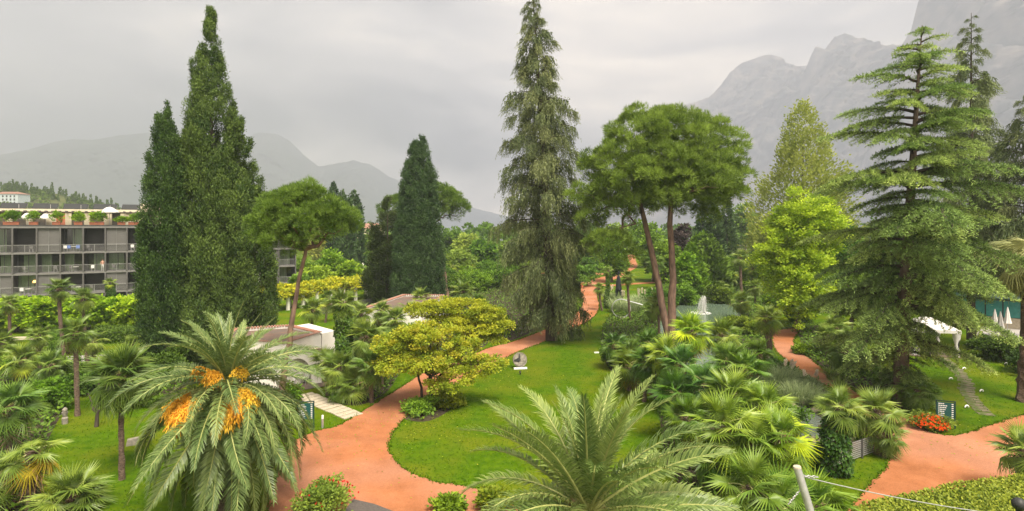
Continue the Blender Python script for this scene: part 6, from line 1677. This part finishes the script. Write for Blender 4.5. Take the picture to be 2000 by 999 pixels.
# black figure
x, y = gx(1208, 590); bf = thing("figure_sculpture", "slender black bronze figure on two legs beside the pampas grass", "sculpture", (x, y, 0))
mb = MB(); tube(mb, [(0, 0, 4.3), (0, 0, 3.8), (.02, 0, 2.9), (.03, 0, 1.9)], [.1, .26, .42, .5], 8)
tube(mb, [(-.2, 0, 2.0), (-.38, 0, 1.0), (-.55, 0, 0)], [.3, .24, .2], 7); tube(mb, [(.25, 0, 2.0), (.45, 0, 1.0), (.75, 0, 0)], [.3, .24, .2], 7); mb.build("body", M['black'], bf, smooth=True)
mb = MB(); tube(mb, [(0, 0, 4.2), (.03, 0, 4.5), (.03, 0, 4.8)], [.14, .2, .08], 8); mb.build("head", M['black'], bf, smooth=True)
# signs
def sign(label, px, py, rz, w=.95, h=1.0, wide_right=True):
    x, y = gx(px, py); r = thing("garden_sign", label, "sign", (x, y, 0), rz)
    for u in (-w / 2 - .03, w / 2 + .03):
        mb = MB(); box(mb, u - .03, u + .03, -.03, .03, 0, 1.62); mb.build("post", M['frame_green'], r)
    mb = MB(); box(mb, -w / 2 - .002, w / 2 + .002, -.03, .03, 1.56, 1.61); mb.build("top_rail", M['frame_green'], r)
    b = MB(); box(b, -w / 2, w / 2, -.015, .015, .55, 1.5); b = b.build("board", M['sign_green'], r)
    g = random.Random(int(px)); n = 8
    for i in range(n):
        z = 1.42 - i * .115; mb = MB(); l = g.uniform(.25, .45); u = -w / 2 + .06
        while l > 0:
            q = g.uniform(.05, .12); box(mb, u, u + q, -.021, -.0155, z - .025, z + .025); u += q + .02; l -= q + .02
        mb.build("lettering", M['paint_white'], b)
        mb = MB(); box(mb, w / 2 - .14, w / 2 - .05, -.021, -.0155, z - .025, z + .025); mb.build("lettering", M['paint_white'], b)
sign("green signboard with white lines on the lawn strip by the stepping stones", 597, 838, R(14), .85)
sign("green signboard with white lines beside the orange flowers", 1847, 836, R(-22), .85)
def bollard(label, px, py, h=.75):
    x, y = gx(px, py); r = thing("bollard_light", label, "light", (x, y, 0), 0, "bollard lights along the clay paths")
    mb = MB(); tube(mb, [(0, 0, -.02), (0, 0, h * .72)], [.07, .07], 12); mb.build("post", M['steel'], r)
    mb = MB(); tube(mb, [(0, 0, h * .72), (0, 0, h * .93), (0, 0, h)], [.068, .068, .05], 12); mb.build("head", M['paint_white'], r)
bollard("short grey bollard light beside the first green signboard", 630, 836); bollard("short white bollard light before the orange flowers", 1812, 839, .85)
bollard("white bollard light on the path verge under the weeping conifer", 1124, 620, .9)
x, y = gx(1137, 562); bx_ = thing("garden_box", "small terracotta box beside the round blue-green bush", "box", (x, y, 0)); mb = MB(); box(mb, -.3, .3, -.3, .3, 0, 1.0); mb.build("body", M['terracotta'], bx_); mb = MB(); box(mb, -.34, .34, -.34, .34, 1.002, 1.08); mb.build("lid", M['stone'], bx_)
GL = "arched white lights on the right lawn"
for px, py, lb in ((1883, 722, "white arched ground light on the lawn nearest the gazebo"), (1857, 742, "white arched ground light on the cedar side of the flagstones"), (1917, 766, "white arched ground light on the far side of the flagstones"), (1888, 797, "white arched ground light nearest the clay path"), (1965, 713, "white ground light at the foot of the terrace bushes")):
    x, y = gx(px, py); r = thing("ground_light", lb, "light", (x, y, 0), .3, GL)
    t = np.linspace(0, PI, 9); mb = MB(); tube(mb, np.stack([-.15 * np.cos(t), 0 * t, .04 + .12 * np.sin(t)], 1), np.linspace(.04, .055, 9), 7); mb.build("hood", M['paint_white'], r, smooth=True)
    mb = MB(); tube(mb, [(-.15, 0, 0), (-.15, 0, .05)], [.06, .05], 7); mb.build("stem", M['dark_metal'], r)
x, y = gx(1165, 690); mk_ = thing("lawn_marker", "flat white marker strip lying on the central lawn", "marker", (x, y, 0), .1); mb = MB(); box(mb, -.22, .22, -.08, .08, .0, .1); mb.build("plate", M['paint_white'], mk_); mb = MB(); box(mb, -.2, .2, -.06, .06, -.03, -.002); mb.build("anchor", M['dark_metal'], mk_)
# stone figure and block
x, y = gx(127, 828); sf = thing("stone_figure", "small weathered stone figure on the lawn beside the glossy bush", "statue", (x, y, 0)); mb = MB(); tube(mb, [(0, 0, -.05), (0, 0, .35), (0, 0, .42), (0, 0, .7)], [.16, .17, .1, .17], 8, rough=.06); mb.build("body", M['stone_grey'], sf)
mb = MB(); tube(mb, [(0, 0, .7), (0, 0, .76), (0, 0, .88), (0, 0, .98)], [.07, .12, .13, .05], 8, rough=.06); mb.build("head", M['stone_grey'], sf)
x, y = gx(260, 868); sb_ = thing("stone_block", "grey rough stone block on the lawn beside the full date palm", "stone", (x, y, 0), .5); mb = MB()
V = np.array([(-.32, -.22, 0), (.3, -.24, 0), (.32, .22, 0), (-.3, .24, 0), (-.26, -.18, .3), (.27, -.2, .36), (.25, .18, .33), (-.27, .2, .28)]); mb.add(V, [(0, 1, 5, 4), (1, 2, 6, 5), (2, 3, 7, 6), (3, 0, 4, 7), (4, 5, 6, 7)]); mb.build("block", M['stone_grey'], sb_)
# metal railing by the stream and ivy pillar driftwood
a, b = np.array(gx(1625, 918)), np.array(gx(1738, 876)); d = b - a; l = np.linalg.norm(d); rl = thing("metal_railing", "low grey metal railing between ivy pillar and fan palm", "railing", (*a, 0), math.atan2(d[1], d[0]))
for i in range(5):
    mb = MB(); u = .1 + i * (l - .2) / 4; box(mb, u - .03, u + .03, -.03, .03, 0, 1.0); mb.build("post", M['hotel'], rl)
for i in range(9):
    mb = MB(); box(mb, 0, l, .035, .06, .1 + i * .1, .15 + i * .1); mb.build("bar", M['steel'], rl)
x, y = gx(1668, 880); dw = thing("driftwood", "pale weathered tree stump behind the metal railing", "wood", (x, y + .5, 0)); mb = MB(); tube(mb, [(-.5, 0, 1.4), (-.1, 0, .9), (.3, 0, .3), (.6, 0, 0)], [.1, .14, .2, .26], 7, rough=.15); mb.build("log", M['stone'], dw)
mb = MB(); tube(mb, [(0, 0, .7), (-.1, -.2, 1.1), (-.3, -.3, 1.3)], [.1, .07, .03], 6, rough=.1); mb.build("branch", M['stone'], dw)
for i, (px, py, s_) in enumerate(((1545, 800, .5), (1588, 872, .6), (1612, 872, .45), (1565, 790, .4), (1625, 845, .5), (1600, 806, .4))):
    x, y = gx(px, py); g = np.random.default_rng(800 + i); lbs = ("mossy rock on the stream's upper bank", "dark flat rock at the stream's lower lip", "smaller rock beside the stream's lower lip", "rock half under the pampas grass", "rock between stream and ivy pillar", "rock at the stream's far bank")
    r = thing("rock", lbs[i], "rock", (x, y, 0), g.random() * 3, "rocks by the stream"); d = rand_unit(60, g); me = bpy.data.meshes.new("rock")
    import bmesh
    bm = bmesh.new(); bmesh.ops.create_icosphere(bm, subdivisions=2, radius=s_)
    for v in bm.verts: v.co = Vector((v.co.x * 1.3, v.co.y, v.co.z * .6)) * (1 + .25 * math.sin(v.co.x * 9 + i) * math.cos(v.co.y * 7)) + Vector((0, 0, s_ * .25))
    bm.to_mesh(me); bm.free(); me.materials.append(M['stone_moss']); obj("body", me, r)

# ------------------------------------------------------------------ gazebo and restaurant at the right
def at_g(px, D): return X(px, D)
gz = thing("gazebo", "white canvas gazebo with tied drapes under the cedar boughs", "gazebo", (39.2, 53.2, 0), R(-12))
gw = 1.75
for i, (sx, sy) in enumerate(((-1, -1), (1, -1), (1, 1), (-1, 1))):
    mb = MB(); box(mb, sx * gw - .04, sx * gw + .04, sy * gw - .04, sy * gw + .04, 0, 2.4); mb.build("post", M['dark_metal'], gz)
    mb = MB(); n = 14; zs = [2.35, 1.7, 1.1, .6, .02]; rs = [.3, .24, .1, .2, .32]
    V = [(sx * (gw - .12) + math.cos(k * 6.283 / n) * r * (1 + .25 * (k % 2)), sy * (gw - .12) + math.sin(k * 6.283 / n) * r * (1 + .25 * (k % 2)), z) for z, r in zip(zs, rs) for k in range(n)]
    mb.add(V, [(q * n + k, q * n + (k + 1) % n, (q + 1) * n + (k + 1) % n, (q + 1) * n + k) for q in range(4) for k in range(n)]); mb.build("drape", M['fabric_white'], gz, smooth=True)
mb = MB(); e = gw + .15; V = [(-e, -e, 2.42), (e, -e, 2.42), (e, e, 2.42), (-e, e, 2.42), (-.3, -.3, 3.3), (.3, -.3, 3.3), (.3, .3, 3.3), (-.3, .3, 3.3)]
mb.add(V, [(0, 1, 5, 4), (1, 2, 6, 5), (2, 3, 7, 6), (3, 0, 4, 7), (4, 5, 6, 7)]); mb.build("canopy", M['fabric_white'], gz)
mb = MB(); [box(mb, *q) for q in ((-e, e, -e - .02, -e + .01, 2.15, 2.418), (-e, e, e - .01, e + .02, 2.15, 2.418), (-e - .02, -e + .01, -e + .02, e - .02, 2.15, 2.418), (e - .01, e + .02, -e + .02, e - .02, 2.15, 2.418))]; mb.build("valance", M['fabric_white'], gz)
mb = MB(); box(mb, -2.2, 2.2, -2.2, 2.2, .002, .06); mb.build("floor", M['red_roof'], gz)
# raised terrace
tw = thing("terrace", "raised paved restaurant terrace with a low kerb wall at the picture edge", "terrace", (0, 0, 0))
TP = [(X(1905, 58), 58), (X(2010, 48), 48.5), (X(2200, 46), 46), (X(2200, 66), 66), (X(1915, 66), 66)]
mb = MB(); prism(mb, TP, 0, .5); mb.build("wall", M['stone'], tw); mb = MB(); prism(mb, [tuple((np.array(p) - (53, 57)) * .985 + (53, 57)) for p in TP], .503, .54); mb.build("floor", M['pave'], tw)
pv_ = thing("restaurant_pavilion", "dark glazed restaurant pavilion with turquoise panels at the picture edge", "building", (X(1960, 62), 62, .54), R(-38))
mb = MB(); box(mb, -4.5, 9, 1, 9, 0, 3.2); mb.build("wall", M['room'], pv_)
for i in range(9):
    mb = MB(); u = -4.5 + i * 1.5; box(mb, u + .05, u + 1.45, .9, .97, 1.2, 3.0); mb.build("panel", M['turquoise'] if i < 4 else M['glass'], pv_)
    mb = MB(); box(mb, u - .05, u + .049, .86, .99, 0, 3.19); mb.build("column", M['dark_metal'], pv_)
mb = MB(); box(mb, -5, 9.5, -.2, 9.5, 3.203, 3.4); mb.build("roof", M['frame_green'], pv_)
mb = MB(); box(mb, -4.4, 8.9, .88, .985, .0, 1.15); mb.build("plinth", M['stone'], pv_)
def closed_parasol(px, D, label):
    r = thing("closed_parasol", label, "parasol", (X(px, D), D, .54), 0, "closed white parasols on the restaurant terrace"); mb = MB(); tube(mb, [(0, 0, 0), (0, 0, 2.75)], [.035, .03], 7); mb.build("pole", M['steel'], r)
    mb = MB(); n = 12; zs = [2.72, 2.2, 1.5, 1.0]; rs = [.03, .12, .2, .3]
    V = [(math.cos(k * 6.283 / n) * q * (1 + .25 * (k % 2)), math.sin(k * 6.283 / n) * q * (1 + .25 * (k % 2)), z) for z, q in zip(zs, rs) for k in range(n)]
    mb.add(V, [(q * n + k, q * n + (k + 1) % n, (q + 1) * n + (k + 1) % n, (q + 1) * n + k) for q in range(3) for k in range(n)]); mb.build("cloth", M['fabric_white'], r)
closed_parasol(1954, 57, "closed white parasol nearest the turquoise panels"); closed_parasol(1968, 60, "closed white parasol farther back by the dark pavilion"); closed_parasol(1943, 58.5, "closed white parasol half hidden by the cedar")
for px, D, lb in ((1940, 55, "white-clothed table below the closed parasol"), (1975, 55.5, "white-clothed table next to the waiter"), (1990, 51.5, "white-clothed table at the terrace corner"), (1966, 53.5, "white-clothed table between the parasols and terrace wall")):
    r = thing("restaurant_table", lb, "table", (X(px, D), D, .54), .2, "restaurant terrace tables"); mb = MB(); box(mb, -.55, .55, -.55, .55, .70, .74); mb.build("tabletop", M['bark_dark'], r); mb = MB(); box(mb, -.57, .57, -.57, .57, .742, .76); [box(mb, *q) for q in ((-.59, .59, -.59, -.575, .3, .76), (-.59, .59, .575, .59, .3, .76), (-.59, -.575, -.57, .57, .3, .76), (.575, .59, -.57, .57, .3, .76))]; mb.build("cloth", M['fabric_white'], r); mb = MB(); box(mb, -.06, .06, -.06, .06, 0, .7); mb.build("pedestal", M['dark_metal'], r)

# ------------------------------------------------------------------ near things at the bottom edge
q0 = at(1557, 914, 11.0); q1 = at(1584, 1003, 10.85); dd = (q1 - q0) / (q0.z - q1.z); foot = q0 + dd * q0.z
ps = thing("leaning_post", "leaning galvanised steel post with tension cable and chain above the palms", "post", foot)
mb = MB(); tube(mb, [Vector((0, 0, 0)), q0 - foot], [.085, .072], 14); mb.build("mast", M['steel'], ps, smooth=True)
mb = MB(); tube(mb, [q0 - foot, q0 - foot + Vector((-.004, 0, .03))], [.075, .068], 14); mb.build("cap", M['stone'], ps)
e0 = q0 + (q1 - q0) * .18; e1 = at(2080, 1018, 12.5)
mb = MB(); tt = np.linspace(0, 1, 24)[:, None]; P = np.array(e0) + (np.array(e1) - np.array(e0)) * tt; P[:, 2] -= .12 * 4 * (tt * (1 - tt))[:, 0]
tube(mb, P - np.array(foot), .011, 5); mb.build("cable", M['steel'], ps)
def chain(a, b, n, name="chain"):
    mb = MB(); a, b = np.array(a), np.array(b)
    for i in range(n):
        p = a + (b - a) * (i + .5) / n - np.array(foot); t = np.linspace(0, 2 * PI, 9); d = (b - a) / np.linalg.norm(b - a); s = np.cross(d, (0, 1, 0) if i % 2 else (.2, 0, 1)); s /= np.linalg.norm(s); l = np.linalg.norm(b - a) / n * .72
        tube(mb, p + np.outer(np.cos(t) * l, d) + np.outer(np.sin(t) * l * .5, s), .008, 4, cap=False)
    mb.build(name, M['steel'], ps)
chain(e0, at(1597, 932, 11.05), 7); chain(q0 + (q1 - q0) * .42, at(1540, 985, 11.0), 9)
lg = at(1990, 985, 9.0); lm = thing("globe_lamp", "dark globe lamp beside a white ledge at the lower picture corner", "lamp", (lg.x, lg.y, 0)); mb = MB(); tube(mb, [(0, 0, 0), (0, 0, lg.z - .1)], [.06, .04], 10); mb.build("pole", M['dark_metal'], lm)
mb = MB(); a = np.linspace(-PI / 2, PI / 2, 9); tube(mb, [(0, 0, lg.z +   .1 * math.sin(t)) for t in a], [max(.01, .1 * math.cos(t)) for t in a], 14); mb.build("globe", M['dark_metal'], lm, smooth=True)
c = at(40, 1000, 8.0)
wg = thing("lower_roof_corner", "cream corner of a lower roof with dark green metal edging", "roof", (c.x, 8.0, 0))
mb = MB(); prism(mb, [(-6, -5), (-.15, -5), (.02, -.6), (-6, -.9)], 0, c.z - .02); mb.build("wall", M['cream'], wg)
mb = MB(); prism(mb, [(-6, -5), (-.1, -5), (.06, -.5), (-6, -.75)], c.z - .017, c.z + .03); mb.build("roof", M['cream'], wg)
mb = MB(); prism(mb, [(-6, -.747), (.06, -.497), (.1, -.3), (-6, -.5)], c.z - .06, c.z + .1); mb.build("edging", M['frame_green'], wg)
# ------------------------------------------------------------------ haze
hm, hnt, HN, HK = new_mat("haze_air")
ho = HN.new("ShaderNodeOutputMaterial"); pv = HN.new("ShaderNodeVolumePrincipled")
pv.inputs["Color"].default_value = (0.645, 0.685, 0.79, 1)
pv.inputs["Density"].default_value = 0.00032
pv.inputs["Anisotropy"].default_value = 0.0
HK(pv.outputs[0], ho.inputs["Volume"])
mb = MB(); box(mb, -9000, 9000, -45, 6400, -2.5, 2150)
haze = kind(mb.build("haze", hm), "stuff")
print("objects", len(bpy.data.objects), "tris", sum(sum(len(p.vertices) - 2 for p in m.polygons) if len(m.polygons) < 3000 else 2 * len(m.polygons) for m in bpy.data.meshes))
